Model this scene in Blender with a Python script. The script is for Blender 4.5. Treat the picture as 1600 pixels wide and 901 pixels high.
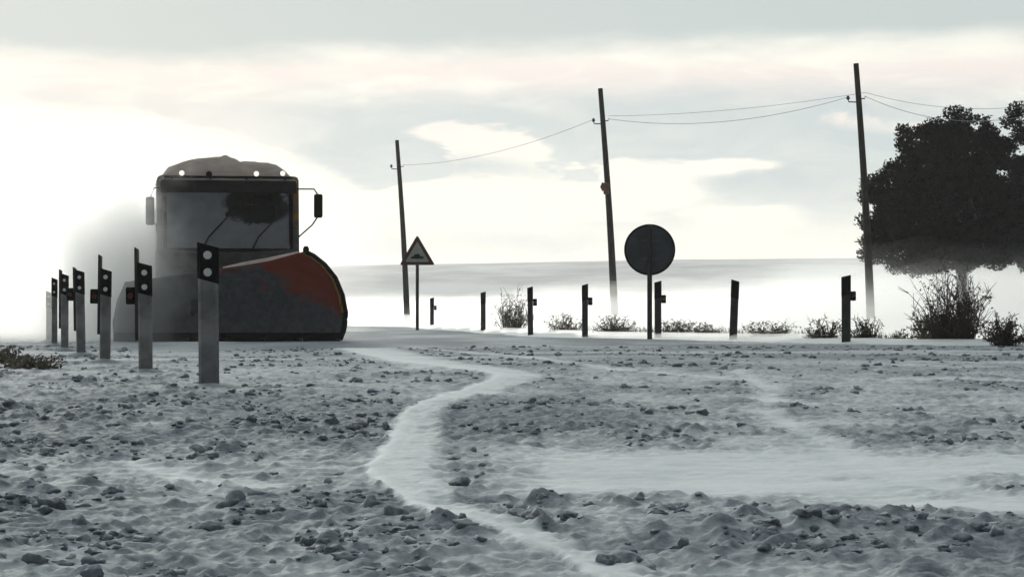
import bpy, bmesh, math, random
import numpy as np
from mathutils import Vector, Matrix, noise as mnoise

R = math.radians
SC = bpy.context.scene
COL = SC.collection
for _o in list(bpy.data.objects):
    bpy.data.objects.remove(_o)

# ------------------------------------------------------------------ camera
F = 3600.0                    # focal length in pixels of a 1600 px wide picture
HOR = 490.0                   # image row of eye level
CAMZ = 0.50
cam_d = bpy.data.cameras.new('camera')
cam_d.sensor_width = 36.0
cam_d.lens = 36.0 * F / 1600.0
cam_d.clip_start = 0.1
cam_d.clip_end = 9000
cam = bpy.data.objects.new('camera', cam_d)
COL.objects.link(cam)
cam.location = (0, 0, CAMZ)
cam.rotation_euler = (R(90) + math.atan((HOR - 450.5) / F), 0, 0)
SC.camera = cam

# ------------------------------------------------------------------ light
SUN_AZ, SUN_EL = R(-15), R(13)          # azimuth from +Y towards +X, elevation
SUN_DIR = Vector((math.sin(SUN_AZ) * math.cos(SUN_EL), math.cos(SUN_AZ) * math.cos(SUN_EL), math.sin(SUN_EL)))
sun_d = bpy.data.lights.new('sun', 'SUN')
sun_d.energy = 1.3
sun_d.angle = R(22)
sun_d.color = (1.0, 0.95, 0.86)
sun = bpy.data.objects.new('sun', sun_d)
COL.objects.link(sun)
sun.location = (0, 0, 30)
sun.rotation_euler = SUN_DIR.to_track_quat('Z', 'Y').to_euler()

vs = SC.view_settings
vs.view_transform = 'Standard'
vs.look = 'None'
vs.gamma = 1.0
vs.exposure = 0.0
vs.use_curve_mapping = False
SC.render.engine = 'CYCLES'
SC.cycles.max_bounces = 6
SC.cycles.diffuse_bounces = 2
SC.cycles.glossy_bounces = 2
SC.cycles.transparent_max_bounces = 12
SC.cycles.volume_bounces = 4
SC.cycles.volume_step_rate = 2.0
SC.cycles.volume_max_steps = 128
SC.cycles.use_denoising = True
SC.cycles.use_adaptive_sampling = True
SC.cycles.adaptive_threshold = 0.02


class E:
    """tiny expression wrapper over shader math nodes"""
    tree = None

    def __init__(s, sock): s.s = sock

    @staticmethod
    def op(name, *a, clamp=False):
        n = E.tree.nodes.new('ShaderNodeMath'); n.operation = name; n.use_clamp = clamp
        for i, v in enumerate(a):
            if isinstance(v, E): E.tree.links.new(v.s, n.inputs[i])
            else: n.inputs[i].default_value = v
        return E(n.outputs[0])

    def __add__(s, o): return E.op('ADD', s, o)
    __radd__ = __add__
    def __sub__(s, o): return E.op('SUBTRACT', s, o)
    def __rsub__(s, o): return E.op('SUBTRACT', o, s)
    def __mul__(s, o): return E.op('MULTIPLY', s, o)
    __rmul__ = __mul__
    def __truediv__(s, o): return E.op('DIVIDE', s, o)


def sstep(lo, hi, x):
    n = E.tree.nodes.new('ShaderNodeMapRange'); n.interpolation_type = 'SMOOTHSTEP'
    E.tree.links.new(x.s, n.inputs['Value'])
    for k, v in (('From Min', lo), ('From Max', hi)):
        if isinstance(v, E): E.tree.links.new(v.s, n.inputs[k])
        else: n.inputs[k].default_value = v
    return E(n.outputs[0])


def emix(f, a, b):
    n = E.tree.nodes.new('ShaderNodeMix'); n.data_type = 'RGBA'
    ia, ib = n.inputs[6], n.inputs[7]
    if isinstance(f, E): E.tree.links.new(f.s, n.inputs[0])
    else: n.inputs[0].default_value = f
    for i, v in ((ia, a), (ib, b)):
        if isinstance(v, E): E.tree.links.new(v.s, i)
        else: i.default_value = (*v, 1)
    return E(n.outputs[2])


def enoise(vec, scale=1, detail=4, rough=0.55, dist=0.0):
    n = E.tree.nodes.new('ShaderNodeTexNoise')
    n.inputs['Scale'].default_value = scale; n.inputs['Detail'].default_value = detail
    n.inputs['Roughness'].default_value = rough; n.inputs['Distortion'].default_value = dist
    if vec is not None: E.tree.links.new(vec.s, n.inputs['Vector'])
    return E(n.outputs[0])


def ecomb(x, y, z):
    n = E.tree.nodes.new('ShaderNodeCombineXYZ')
    for i, v in enumerate((x, y, z)):
        if isinstance(v, E): E.tree.links.new(v.s, n.inputs[i])
        else: n.inputs[i].default_value = v
    return E(n.outputs[0])


def esep(v):
    n = E.tree.nodes.new('ShaderNodeSeparateXYZ'); E.tree.links.new(v.s, n.inputs[0])
    return E(n.outputs[0]), E(n.outputs[1]), E(n.outputs[2])


def world():
    w = bpy.data.worlds.new('World'); SC.world = w; w.use_nodes = True
    w.cycles.sampling_method = 'NONE'      # a broad even sky needs no light sampling of its own
    t = w.node_tree; t.nodes.clear(); E.tree = t
    out = t.nodes.new('ShaderNodeOutputWorld'); bg = t.nodes.new('ShaderNodeBackground')
    t.links.new(bg.outputs[0], out.inputs[0])
    STR = 0.1
    bg.inputs[1].default_value = STR
    sky = t.nodes.new('ShaderNodeTexSky'); sky.sky_type = 'NISHITA'; sky.sun_disc = False
    sky.sun_elevation = SUN_EL; sky.sun_rotation = SUN_AZ
    sky.air_density = 1.0; sky.dust_density = 2.0
    tc = t.nodes.new('ShaderNodeTexCoord')
    d = E(tc.outputs['Generated'])
    x, y, z = esep(d)
    az = E.op('ARCTAN2', x, y)
    el = E.op('ARCSINE', z)
    P = 0.8 + 3.6 * az
    Q = 0.49 - 3.6 * el
    big = enoise(ecomb(x * 6.0, y * 6.0, z * 24.0), 1.0, 5, 0.6)           # long flat cloud banks
    fine = enoise(ecomb(x * 17.0, y * 17.0, z * 60.0), 1.0, 5, 0.62, 0.6)
    nb = (big - 0.5); nf = (fine - 0.5)

    def blob(cx, cy, rx, ry, k=0.9):
        a = (P - cx) / rx + nb * k + nf * 1.8
        b = (Q - cy) / ry + nf * 3.2 + nb * 1.6
        return E.op('EXPONENT', (a * a + b * b) * -1.0)
    # overhead grey stratus deck; its ragged lower edge lies near 18 degrees above the horizon
    edge = 0.098 - 0.020 * P + nb * 0.10 + nf * 0.03
    deck = 1.0 - sstep(edge - 0.030, edge + 0.022, Q)
    # bright bank on the sunward side with a clear upper edge
    Pc = E.op('MAXIMUM', P, 0.0)
    qd = 0.150 + 0.44 * Pc * Pc + nb * 0.10 + nf * 0.060
    dome = sstep(qd - 0.008, qd + 0.022, Q) * (1.0 - sstep(0.55, 0.80, P + nb * 0.3))
    # paler grey sky between the banks
    mid = sstep(0.115, 0.185, Q + nb * 0.10 + nf * 0.03) * (1.0 - sstep(0.29, 0.38, Q + nb * 0.12))
    mid = mid * (0.40 + 0.60 * sstep(0.32, 0.56, P)) * (1.0 - dome)
    cum = blob(0.70, 0.207, 0.05, 0.013) + blob(0.775, 0.226, 0.06, 0.017) + blob(0.86, 0.275, 0.15, 0.05) + blob(0.66, 0.33, 0.20, 0.04) + blob(1.15, 0.262, 0.08, 0.014) * 0.8 \
        + blob(1.17, 0.345, 0.10, 0.022) * 0.9 + blob(0.98, 0.30, 0.14, 0.03) * 0.8 + blob(1.42, 0.20, 0.12, 0.02) * 0.5
    cum = sstep(0.22, 0.60, cum + nf * 0.9 + nb * 0.5)
    shade = blob(0.735, 0.262, 0.10, 0.017) * 0.9 + blob(0.50, 0.215, 0.07, 0.02) * 0.7 + blob(0.82, 0.378, 0.18, 0.022) * 0.45 + blob(0.60, 0.385, 0.07, 0.03) * 0.4
    gaps = E.op('MAXIMUM', mid * (1.0 - cum) * (0.92 + nf * 1.2), shade)
    gaps = E.op('MINIMUM', E.op('MAXIMUM', gaps, 0.0), 1.0)
    pink = sstep(0.06, 0.12, Q) * (1.0 - sstep(0.16, 0.26, Q)) * (1.0 - dome) * sstep(0.30, 0.60, fine + nb * 0.4)
    cream = emix(pink, (1.01, 0.995, 0.895), (0.915, 0.845, 0.795))
    c = emix(gaps, cream, (0.60, 0.672, 0.68))
    c = emix(deck, c, (0.565, 0.63, 0.625))
    # clouds thin and glow towards the sun, dark and heavy away from it
    sd = SUN_DIR
    ca = x * sd.x + y * sd.y + z * sd.z
    glow = 0.10 + 0.90 * sstep(-0.45, 0.90, ca)
    glow = glow + 0.05 * sstep(0.985, 1.0, ca)
    deep = 1.0 + 0.75 * sstep(0.17, 0.8, el)
    k = glow * deep * (1.0 / STR)
    cl = t.nodes.new('ShaderNodeVectorMath'); cl.operation = 'SCALE'
    t.links.new(c.s, cl.inputs[0]); t.links.new(k.s, cl.inputs['Scale'])
    m = emix(0.985, E(sky.outputs[0]), E(cl.outputs[0]))
    t.links.new(m.s, bg.inputs[0])


world()

# ------------------------------------------------------------------ helpers


def zg(y):
    return -0.5 * math.exp(-max(y, 0.0) / 9.5)


def P3(px, py, Y):
    """world point seen at pixel (px, py) at distance Y"""
    return Vector(((px - 800.0) / F * Y, Y, CAMZ + (HOR - py) / F * Y))


def GX(px, Y):
    return (px - 800.0) / F * Y


def tag(o, label=None, cat=None, group=None, kind=None):
    if label: o['label'] = label
    if cat: o['category'] = cat
    if group: o['group'] = group
    if kind: o['kind'] = kind
    return o


def link(name, me, mat=None, parent=None):
    o = bpy.data.objects.new(name, me)
    COL.objects.link(o)
    if mat is not None and me is not None and not me.materials: me.materials.append(mat)
    if parent is not None: o.parent = parent
    return o


def empty(name, loc, rz=0.0):
    o = bpy.data.objects.new(name, None)
    COL.objects.link(o)
    o.empty_display_size = 0.2
    o.location = loc; o.rotation_euler = (0, 0, rz)
    return o


class MB:
    def __init__(s): s.bm = bmesh.new()

    def box(s, c, size, bev=0.0, rot=None, seg=2):
        g = bmesh.ops.create_cube(s.bm, size=1.0)
        vs_ = g['verts']
        bmesh.ops.scale(s.bm, vec=size, verts=vs_)
        if bev > 0:
            es = list({e for v in vs_ for e in v.link_edges})
            r = bmesh.ops.bevel(s.bm, geom=es, offset=bev, segments=seg, affect='EDGES', profile=0.5)
            vs_ = list({v for f in r['faces'] for v in f.verts} | {v for v in vs_ if v.is_valid})
        if rot is not None: bmesh.ops.rotate(s.bm, cent=(0, 0, 0), matrix=rot, verts=vs_)
        bmesh.ops.translate(s.bm, vec=c, verts=vs_)
        return s

    def tube(s, pts, rad, n=8, caps=True):
        pts = [Vector(p) for p in pts]
        rads = rad if isinstance(rad, (list, tuple)) else [rad] * len(pts)
        rings = []
        for i, p in enumerate(pts):
            d = (pts[min(i + 1, len(pts) - 1)] - pts[max(i - 1, 0)]).normalized()
            up = Vector((0, 0, 1)) if abs(d.z) < 0.9 else Vector((1, 0, 0))
            a = d.cross(up).normalized(); b = d.cross(a).normalized()
            rings.append([s.bm.verts.new(p + (a * math.cos(t) + b * math.sin(t)) * rads[i])
                          for t in [2 * math.pi * k / n for k in range(n)]])
        for i in range(len(rings) - 1):
            for k in range(n):
                s.bm.faces.new((rings[i][k], rings[i][(k + 1) % n], rings[i + 1][(k + 1) % n], rings[i + 1][k]))
        if caps and n > 2:
            s.bm.faces.new(rings[0]); s.bm.faces.new(list(reversed(rings[-1])))
        return s

    def prism(s, poly, a, b, axis='y', bev=0.0):
        """poly: list of 2D points; extruded between a and b along the axis"""
        def mk(u, v, w):
            return {'y': (u, w, v), 'z': (u, v, w), 'x': (w, u, v)}[axis]
        A = [s.bm.verts.new(mk(u, v, a)) for u, v in poly]
        B = [s.bm.verts.new(mk(u, v, b)) for u, v in poly]
        n = len(poly)
        fs = [s.bm.faces.new(A), s.bm.faces.new(list(reversed(B)))]
        for k in range(n):
            fs.append(s.bm.faces.new((A[k], B[k], B[(k + 1) % n], A[(k + 1) % n])))
        if bev > 0:
            es = list({e for f in fs for e in f.edges})
            bmesh.ops.bevel(s.bm, geom=es, offset=bev, segments=2, affect='EDGES', profile=0.5)
        return s

    def build(s, name, mat, parent=None, smooth=True, ang=35):
        bmesh.ops.recalc_face_normals(s.bm, faces=s.bm.faces)
        me = bpy.data.meshes.new(name)
        s.bm.to_mesh(me); s.bm.free()
        if smooth:
            me.shade_smooth()
            try: me.set_sharp_from_angle(angle=R(ang))
            except Exception: pass
        return link(name, me, mat, parent)


def grid_mesh(name, X, Y, Z, flip=False):
    n, m = X.shape
    me = bpy.data.meshes.new(name)
    co = np.stack([X, Y, Z], -1).reshape(-1, 3).astype(np.float32)
    idx = np.arange(n * m).reshape(n, m)
    q = np.stack([idx[:-1, :-1], idx[:-1, 1:], idx[1:, 1:], idx[1:, :-1]], -1).reshape(-1, 4)
    if flip: q = q[:, ::-1]
    mesh_from(me, co, q)
    return me


def mesh_from(me, co, faces):
    k = faces.shape[1]
    me.vertices.add(len(co)); me.vertices.foreach_set('co', np.ascontiguousarray(co, dtype=np.float32).ravel())
    me.loops.add(faces.size); me.loops.foreach_set('vertex_index', np.ascontiguousarray(faces, dtype=np.int32).ravel())
    me.polygons.add(len(faces))
    me.polygons.foreach_set('loop_start', np.arange(0, faces.size, k, dtype=np.int32))
    me.polygons.foreach_set('loop_total', np.full(len(faces), k, dtype=np.int32))
    me.update(calc_edges=True)
    me.validate()


# numpy value noise -------------------------------------------------
def _hash(i, j, seed):
    i = i.astype(np.int64); j = j.astype(np.int64)
    h = (i * 374761393 + j * 668265263 + seed * 1442695041) & 0x7fffffff
    h = ((h ^ (h >> 13)) * 1274126177) & 0x7fffffff
    return ((h ^ (h >> 16)) & 0xffff) / 65535.0


def vnoise(x, y, seed=0):
    i = np.floor(x); j = np.floor(y); u = x - i; v = y - j
    u = u * u * u * (u * (6 * u - 15) + 10); v = v * v * v * (v * (6 * v - 15) + 10)
    a = _hash(i, j, seed); b = _hash(i + 1, j, seed); c = _hash(i, j + 1, seed); d = _hash(i + 1, j + 1, seed)
    return (a * (1 - u) + b * u) * (1 - v) + (c * (1 - u) + d * u) * v


def fbm(x, y, oct_=4, seed=0, gain=0.5):
    s = 0; a = 1; t = 0
    for o in range(oct_):
        s = s + a * vnoise(x * 2 ** o + 17.3 * o, y * 2 ** o + 9.1 * o, seed + o); t += a; a *= gain
    return s / t


def sst(a, b, x):
    t = np.clip((x - a) / (b - a), 0, 1)
    return t * t * (3 - 2 * t)


# ------------------------------------------------------------------ materials
def mat(name, col, rough=0.7, spec=0.3, metal=0.0, var=0.0, vscale=8.0, bump=0.0, bscale=40.0, col2=None, emit=None):
    m = bpy.data.materials.new(name); m.use_nodes = True
    t = m.node_tree; E.tree = t
    b = t.nodes['Principled BSDF']
    b.inputs['Roughness'].default_value = rough
    b.inputs['Specular IOR Level'].default_value = spec
    b.inputs['Metallic'].default_value = metal
    tc = t.nodes.new('ShaderNodeTexCoord'); oc = E(tc.outputs['Object'])
    if var > 0:
        n = enoise(oc, vscale, 5, 0.6)
        c2 = col2 if col2 else tuple(c * (1 - var) for c in col)
        c = emix(sstep(0.35, 0.65, n), col, c2)
        t.links.new(c.s, b.inputs['Base Color'])
    else:
        b.inputs['Base Color'].default_value = (*col, 1)
    if bump > 0:
        n = enoise(oc, bscale, 4, 0.6)
        bn = t.nodes.new('ShaderNodeBump'); bn.inputs['Strength'].default_value = bump; bn.inputs['Distance'].default_value = 0.01
        t.links.new(n.s, bn.inputs['Height']); t.links.new(bn.outputs[0], b.inputs['Normal'])
    if emit:
        b.inputs['Emission Color'].default_value = (*emit[0], 1); b.inputs['Emission Strength'].default_value = emit[1]
    return m


def mat_ground(name):
    """snow with frozen earth showing through, shade painted on the heaps; share stored per vertex"""
    m = bpy.data.materials.new(name); m.use_nodes = True
    t = m.node_tree; E.tree = t
    b = t.nodes['Principled BSDF']
    b.inputs['Roughness'].default_value = 0.75
    b.inputs['Specular IOR Level'].default_value = 0.15
    at = t.nodes.new('ShaderNodeAttribute'); at.attribute_name = 'soil_shade'
    soil_shade = E(at.outputs['Fac'])
    tc = t.nodes.new('ShaderNodeTexCoord'); oc = E(tc.outputs['Object'])
    n1 = enoise(oc, 24.0, 5, 0.65)
    n2 = enoise(oc, 3.0, 4, 0.6)
    f = sstep(0.0, 1.0, soil_shade + (n1 - 0.5) * 0.55 * sstep(0.02, 0.3, soil_shade) + (n2 - 0.5) * 0.25 * sstep(0.05, 0.5, soil_shade))
    sn = emix(sstep(0.4, 0.7, n2), (0.80, 0.825, 0.84), (0.72, 0.75, 0.78))
    so = emix(sstep(0.35, 0.65, n1), (0.245, 0.270, 0.312), (0.150, 0.171, 0.202))
    c = emix(f, sn, so)
    t.links.new(c.s, b.inputs['Base Color'])
    bn = t.nodes.new('ShaderNodeBump'); bn.inputs['Strength'].default_value = 0.35; bn.inputs['Distance'].default_value = 0.012
    t.links.new(enoise(oc, 55.0, 4, 0.6).s, bn.inputs['Height']); t.links.new(bn.outputs[0], b.inputs['Normal'])
    return m


def mat_volume(name, density, col=(0.995, 0.995, 0.992), g=0.7):
    m = bpy.data.materials.new(name); m.use_nodes = True
    t = m.node_tree; t.nodes.clear()
    o = t.nodes.new('ShaderNodeOutputMaterial'); v = t.nodes.new('ShaderNodeVolumePrincipled')
    v.inputs['Color'].default_value = (*col, 1); v.inputs['Density'].default_value = density
    v.inputs['Anisotropy'].default_value = g
    t.links.new(v.outputs[0], o.inputs['Volume'])
    return m


M = {}
M['ground'] = mat_ground('snowy_soil')
M['snow'] = mat('fresh_snow', (0.82, 0.84, 0.85), 0.7, 0.15, var=0.08, vscale=2.0, bump=0.3, bscale=18)
M['snow_dirty'] = mat('dirty_snow', (0.42, 0.45, 0.48), 0.8, 0.1, var=0.35, vscale=14, bump=0.4, bscale=30)
M['farsnow'] = mat('far_snowfield', (0.74, 0.76, 0.78), 0.8, 0.1, var=0.25, vscale=0.03)
M['hill'] = mat('snowy_scrub_hill', (0.80, 0.78, 0.78), 0.9, 0.1, var=0.4, vscale=0.02)
M['road'] = M['ground']
M['wood'] = mat('tarred_wood', (0.045, 0.038, 0.032), 0.85, 0.2, var=0.4, vscale=5, bump=0.3)
M['dark_metal'] = mat('dark_metal', (0.03, 0.032, 0.035), 0.5, 0.4, var=0.3)
M['grey_metal'] = mat('galvanised_steel', (0.12, 0.125, 0.13), 0.55, 0.4, metal=0.3, var=0.35, vscale=6)
M['signback'] = mat('weathered_sign_back', (0.075, 0.085, 0.095), 0.55, 0.3, metal=0.2, var=0.3, vscale=3)
M['black'] = mat('black_plastic', (0.010, 0.010, 0.011), 0.7, 0.06, var=0.3)
M['post_white'] = mat('grimy_white_plastic', (0.31, 0.31, 0.305), 0.65, 0.2, var=0.55, vscale=3.2, bump=0.15)
M['post_dark'] = mat('weathered_backlit_post', (0.05, 0.05, 0.05), 0.7, 0.3, var=0.4, vscale=6)  # weathered plastic, with the backlit darkness of the far posts put into its colour
M['reflector'] = mat('reflector_lens', (0.75, 0.76, 0.76), 0.3, 0.5)
M['red_lens'] = mat('red_reflector', (0.10, 0.02, 0.018), 0.3, 0.5)
M['rust'] = mat('rusty_porcelain', (0.22, 0.10, 0.06), 0.5, 0.4, var=0.4)
M['wire'] = mat('wire', (0.22, 0.22, 0.22), 0.6, 0.3)
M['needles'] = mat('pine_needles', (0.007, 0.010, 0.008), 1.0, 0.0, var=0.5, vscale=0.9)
M['bark'] = mat('pine_bark', (0.07, 0.05, 0.038), 0.9, 0.1, var=0.5, vscale=5, bump=0.6)
M['twig'] = mat('dry_twigs', (0.25, 0.22, 0.175), 0.9, 0.1, var=0.4, vscale=4)
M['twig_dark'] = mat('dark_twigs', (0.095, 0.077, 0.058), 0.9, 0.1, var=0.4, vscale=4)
M['grass'] = mat('dry_grass', (0.13, 0.125, 0.10), 0.9, 0.1, var=0.4, vscale=2)

# ------------------------------------------------------------------ ground
RL = [(-2.21, 16.8), (-3.18, 20), (-4.18, 23.6), (-5.06, 27), (-5.83, 30), (-6.8, 34), (-8.0, 40), (-10.6, 52), (-13, 75), (-14, 110)]
RR = [(30, 32.5), (12, 33.5), (8.0, 34.6), (5.3, 36.7), (3.8, 39.8), (2.55, 42), (1.4, 44), (0.4, 48.5), (-0.75, 60), (-2.6, 75), (-4.5, 110)]


def gpt(px, py):
    D = 12.0
    for _ in range(60):
        D = F * (CAMZ - zg(D)) / max(py - HOR, 1.0) * 0.5 + D * 0.5
    return ((px - 800) / F * D, D)


def dist_poly(X, Y, pts):
    best = np.full(X.shape, 1e9)
    for (ax, ay), (bx, by) in zip(pts[:-1], pts[1:]):
        dx, dy = bx - ax, by - ay
        t = np.clip(((X - ax) * dx + (Y - ay) * dy) / (dx * dx + dy * dy), 0, 1)
        best = np.minimum(best, np.hypot(X - ax - t * dx, Y - ay - t * dy))
    return best


def catmull(pts, k=6):
    out = []
    P_ = [pts[0]] + list(pts) + [pts[-1]]
    for i in range(1, len(P_) - 2):
        p0, p1, p2, p3 = [np.array(P_[j], float) for j in (i - 1, i, i + 1, i + 2)]
        for s in range(k):
            t = s / k
            out.append(tuple(0.5 * (2 * p1 + (p2 - p0) * t + (2 * p0 - 5 * p1 + 4 * p2 - p3) * t * t + (3 * p1 - p0 - 3 * p2 + p3) * t ** 3)))
    out.append(tuple(pts[-1]))
    return out


TRAIL = catmull([gpt(*p) for p in [(560, 545), (660, 570), (800, 592), (735, 622), (668, 650), (640, 690), (618, 735), (630, 775), (700, 815), (800, 850), (900, 885), (1000, 930)]])
STREAKS = [([gpt(*p) for p in [(430, 541), (560, 552), (660, 580)]], 0.30), ([gpt(*p) for p in [(620, 545), (800, 560), (980, 585), (1160, 600)]], 0.18),
           ([gpt(*p) for p in [(1150, 585), (1200, 615), (1195, 650), (1270, 690), (1330, 720), (1430, 765), (1620, 800)]], 0.12),
           ([gpt(*p) for p in [(1330, 575), (1480, 578), (1620, 579)]], 0.3), ([gpt(*p) for p in [(1380, 600), (1500, 601), (1640, 604)]], 0.2),
           ([gpt(*p) for p in [(1450, 652), (1540, 657), (1650, 662)]], 0.1), ([gpt(*p) for p in [(1240, 668), (1340, 673), (1420, 678)]], 0.07),
           ([gpt(*p) for p in [(1180, 630), (1300, 640), (1600, 638)]], 0.14), ([gpt(*p) for p in [(200, 735), (300, 760), (420, 772)]], 0.10)]


def heaps(X, Y, cell, seed, prob):
    """soft heaps: one jittered bump per cell"""
    gi = np.floor(X / cell); gj = np.floor(Y / cell)
    out = np.zeros(X.shape)
    for di in (-1, 0, 1):
        for dj in (-1, 0, 1):
            i = gi + di; j = gj + dj
            cx = (i + 0.15 + 0.7 * _hash(i, j, seed)) * cell; cy = (j + 0.15 + 0.7 * _hash(i, j, seed + 1)) * cell
            r = cell * (0.18 + 0.26 * _hash(i, j, seed + 2) ** 1.5)
            on = _hash(i, j, seed + 3) < prob
            d2 = ((X - cx) ** 2 + ((Y - cy) * (0.7 + 0.6 * _hash(i, j, seed + 4))) ** 2) / (r * r)
            out = np.maximum(out, np.where(on, np.maximum(0, 1 - d2 * 0.5) ** 1.5 * r, 0))
    return out


def soil_shade_and_height(X, Y):
    """share of bare clods plus painted heap shade (0..1) and extra height"""
    n1 = fbm(X * 1.1, Y * 0.55, 4, 3)
    n2 = fbm(X * 3.5, Y * 1.6, 4, 11)
    soil_shade = 0.52 + (n1 - 0.5) * 1.2 + (n2 - 0.5) * 0.9
    # dark clod patches
    def ell(px, py, rx, ry):
        cx, cy = gpt(px, py)
        return np.exp(-(((X - cx) / rx) ** 2 + ((Y - cy) / ry) ** 2))
    soil_shade += 0.75 * ell(440, 655, 0.95, 3.0) + 0.65 * ell(900, 665, 0.9, 2.2) + 0.28 * ell(330, 820, 0.9, 1.0) + 0.12 * ell(1330, 870, 0.75, 0.7)
    soil_shade += 0.25 * ell(100, 640, 0.6, 3.0) - 0.2 * ell(60, 770, 0.5, 0.8)
    soil_shade += 0.22 * (1 - sst(8.0, 9.2, Y)) * (1 - sst(-0.5, -0.1, X - 0.12 * (Y - 7)))
    soil_shade = np.clip(0.5 + (soil_shade - 0.5) * 0.6 + 0.10, 0.50, 0.90)
    # wind-packed snow bands, feathered at both sides
    warp = (fbm(X * 0.9 + 5, Y * 0.9, 3, 21) - 0.5) * 2.0
    yb = Y + warp
    band = sst(8.1, 9.1, yb - 0.25 * X) * (1 - sst(9.4, 12.0, yb - 0.15 * X)) * sst(-0.35, 0.25, X + 0.3 * (n2 - 0.5))
    soil_shade = soil_shade * (1 - 0.80 * band)
    bandl = sst(8.7, 9.5, yb) * (1 - sst(9.6, 11.2, yb)) * (1 - sst(-0.6, -0.3, X))
    soil_shade = soil_shade * (1 - 0.26 * bandl)
    cx, cy = gpt(1480, 815)
    soil_shade = soil_shade * (1 - 0.9 * np.exp(-(((X - cx - 0.3) / 0.85) ** 2 + ((Y - cy - 0.30 + 0.65 * (X - cx)) / 0.42) ** 2)))
    far = sst(17, 26, Y)
    soil_shade = soil_shade * (1 - far) + far * np.clip(0.74 + (fbm(X * 0.25 + 3, Y * 0.8, 4, 31) - 0.5) * 1.0, 0.3, 0.9)
    T_ = np.array(TRAIL)[::-1]
    dx = X - np.interp(Y, T_[:, 1], T_[:, 0]) + (fbm(X * 4, Y * 2, 4, 41) - 0.5) * 0.10
    d = np.abs(dx)
    w = np.interp(Y, [6, 8, 9.5, 11, 14, 20, 40], [0.06, 0.08, 0.12, 0.10, 0.10, 0.2, 0.5])
    rs = np.interp(Y, [6, 8, 9.5, 12, 20], [1.5, 1.9, 2.8, 2.2, 1.6])
    tr = sst(-1.3, -0.8, dx / w) * (1 - sst(0.35, 1.0, dx / (w * rs)))
    rim_ = np.exp(-((dx / w + 0.6) / 0.45) ** 2)
    soil_shade = soil_shade * (1 - tr * (0.62 + 0.34 * rim_))
    for pts, wd in STREAKS:
        dd = dist_poly(X, Y, pts) + (fbm(X * 3 + 7, Y * 1.2, 3, 51) - 0.5) * wd * 1.2
        s_ = 1 - sst(0.0, wd * 1.3, dd)
        soil_shade = soil_shade * (1 - 0.50 * s_)
    soil_shade = np.clip(soil_shade, 0, 1)
    # heights
    clod = fbm(X * 7.0, Y * 7.0, 4, 61, 0.55)
    clod = np.abs(clod - 0.5) * 2
    rough = (fbm(X * 13, Y * 13, 3, 71) - 0.5)
    s2 = sst(0.12, 0.5, soil_shade)
    h = (0.040 * (0.45 - clod) + 0.020 * rough) * (0.18 + 0.82 * s2)
    wx = X + 0.05 * (fbm(X * 9, Y * 9, 2, 101) - 0.5); wy = Y + 0.05 * (fbm(X * 9, Y * 9, 2, 103) - 0.5)
    gate = sst(0.42, 0.60, fbm(X * 1.7, Y * 1.1, 3, 111))
    hp = np.maximum(heaps(wx, wy, 0.17, 7, 0.42) * 0.62 * (0.35 + 0.65 * gate), heaps(wx, wy, 0.08, 17, 0.6) * 0.60) * sst(0.30, 0.62, soil_shade)
    hp = hp * (1 - 0.55 * sst(11, 15, Y) * sst(-2.2, -0.6, X + 0.16 * (Y - 12)))
    h += hp * (0.8 + 0.8 * rough)
    soil_shade = np.clip(soil_shade - 0.06 + sst(0.002, 0.02, hp) * 0.26, 0, 1)  # heaps coloured darker: painted shade of their unlit slopes over dirty snow
    h += 0.05 * (fbm(X * 0.8, Y * 0.8, 3, 81) - 0.5)
    h += tr * 0.014 + 0.012 * rim_
    # low ridge in the right foreground
    cx, cy = gpt(1300, 850)
    h += 0.035 * np.exp(-(((X - cx) / 0.6) ** 2 + ((Y - cy) / 0.35) ** 2))
    fade = 1 - 0.55 * sst(18, 30, Y)
    return soil_shade, h * fade


def base_z(Y):
    return -0.5 * np.exp(-np.maximum(Y, 0) / 9.5)


def build_ground():
    # near field, one fine sheet; rows and columns get coarser with distance
    ny, nx = 1060, 620
    v = np.linspace(0, 1, ny); u = np.linspace(-1, 1, nx)
    Yr = 3.2 * (60 / 3.2) ** v
    half = 0.27 * Yr + 1.2
    Y = np.repeat(Yr[:, None], nx, 1)
    X = u[None, :] * half[:, None]
    soil_shade, h = soil_shade_and_height(X, Y)
    e = np.minimum(np.minimum(sst(0, 0.04, v)[:, None], 1 - sst(0.96, 1, v)[:, None]), 1 - sst(0.94, 1.0, np.abs(u))[None, :])
    Z = base_z(Y) + h * e + 0.03 - 0.12 * (1 - e)
    me = grid_mesh('ground', X, Y, Z)
    a = me.attributes.new('soil_shade', 'FLOAT', 'POINT'); a.data.foreach_set('value', soil_shade.ravel().astype(np.float32))
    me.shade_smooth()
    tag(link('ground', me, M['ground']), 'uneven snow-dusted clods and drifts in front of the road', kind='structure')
    # wide sheet to the horizon
    xs = np.concatenate([-np.geomspace(3000, 1, 60), [0], np.geomspace(1, 3000, 60)])
    ys = np.concatenate([np.linspace(-400, 0, 12), np.geomspace(1, 4000, 110)])
    X, Y = np.meshgrid(xs, ys)
    Z = base_z(Y) - 0.03 + 0.10 * (fbm(X * 0.05, Y * 0.05, 3, 5) - 0.5) * sst(60, 140, np.hypot(X, Y))
    Z[Y < 0] = -0.53
    me = grid_mesh('snowfield', X, Y, Z)
    soil_shade = np.clip(0.35 + 1.2 * (fbm(X * 0.3, Y * 0.12, 3, 15) - 0.5), 0, 1) * (1 - sst(50, 90, Y)) + 0.04
    a = me.attributes.new('soil_shade', 'FLOAT', 'POINT'); a.data.foreach_set('value', soil_shade.ravel().astype(np.float32))
    me.shade_smooth()
    tag(link('snowfield', me, M['ground']), 'wide snow covered plain reaching to the horizon', kind='structure')


build_ground()


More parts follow.
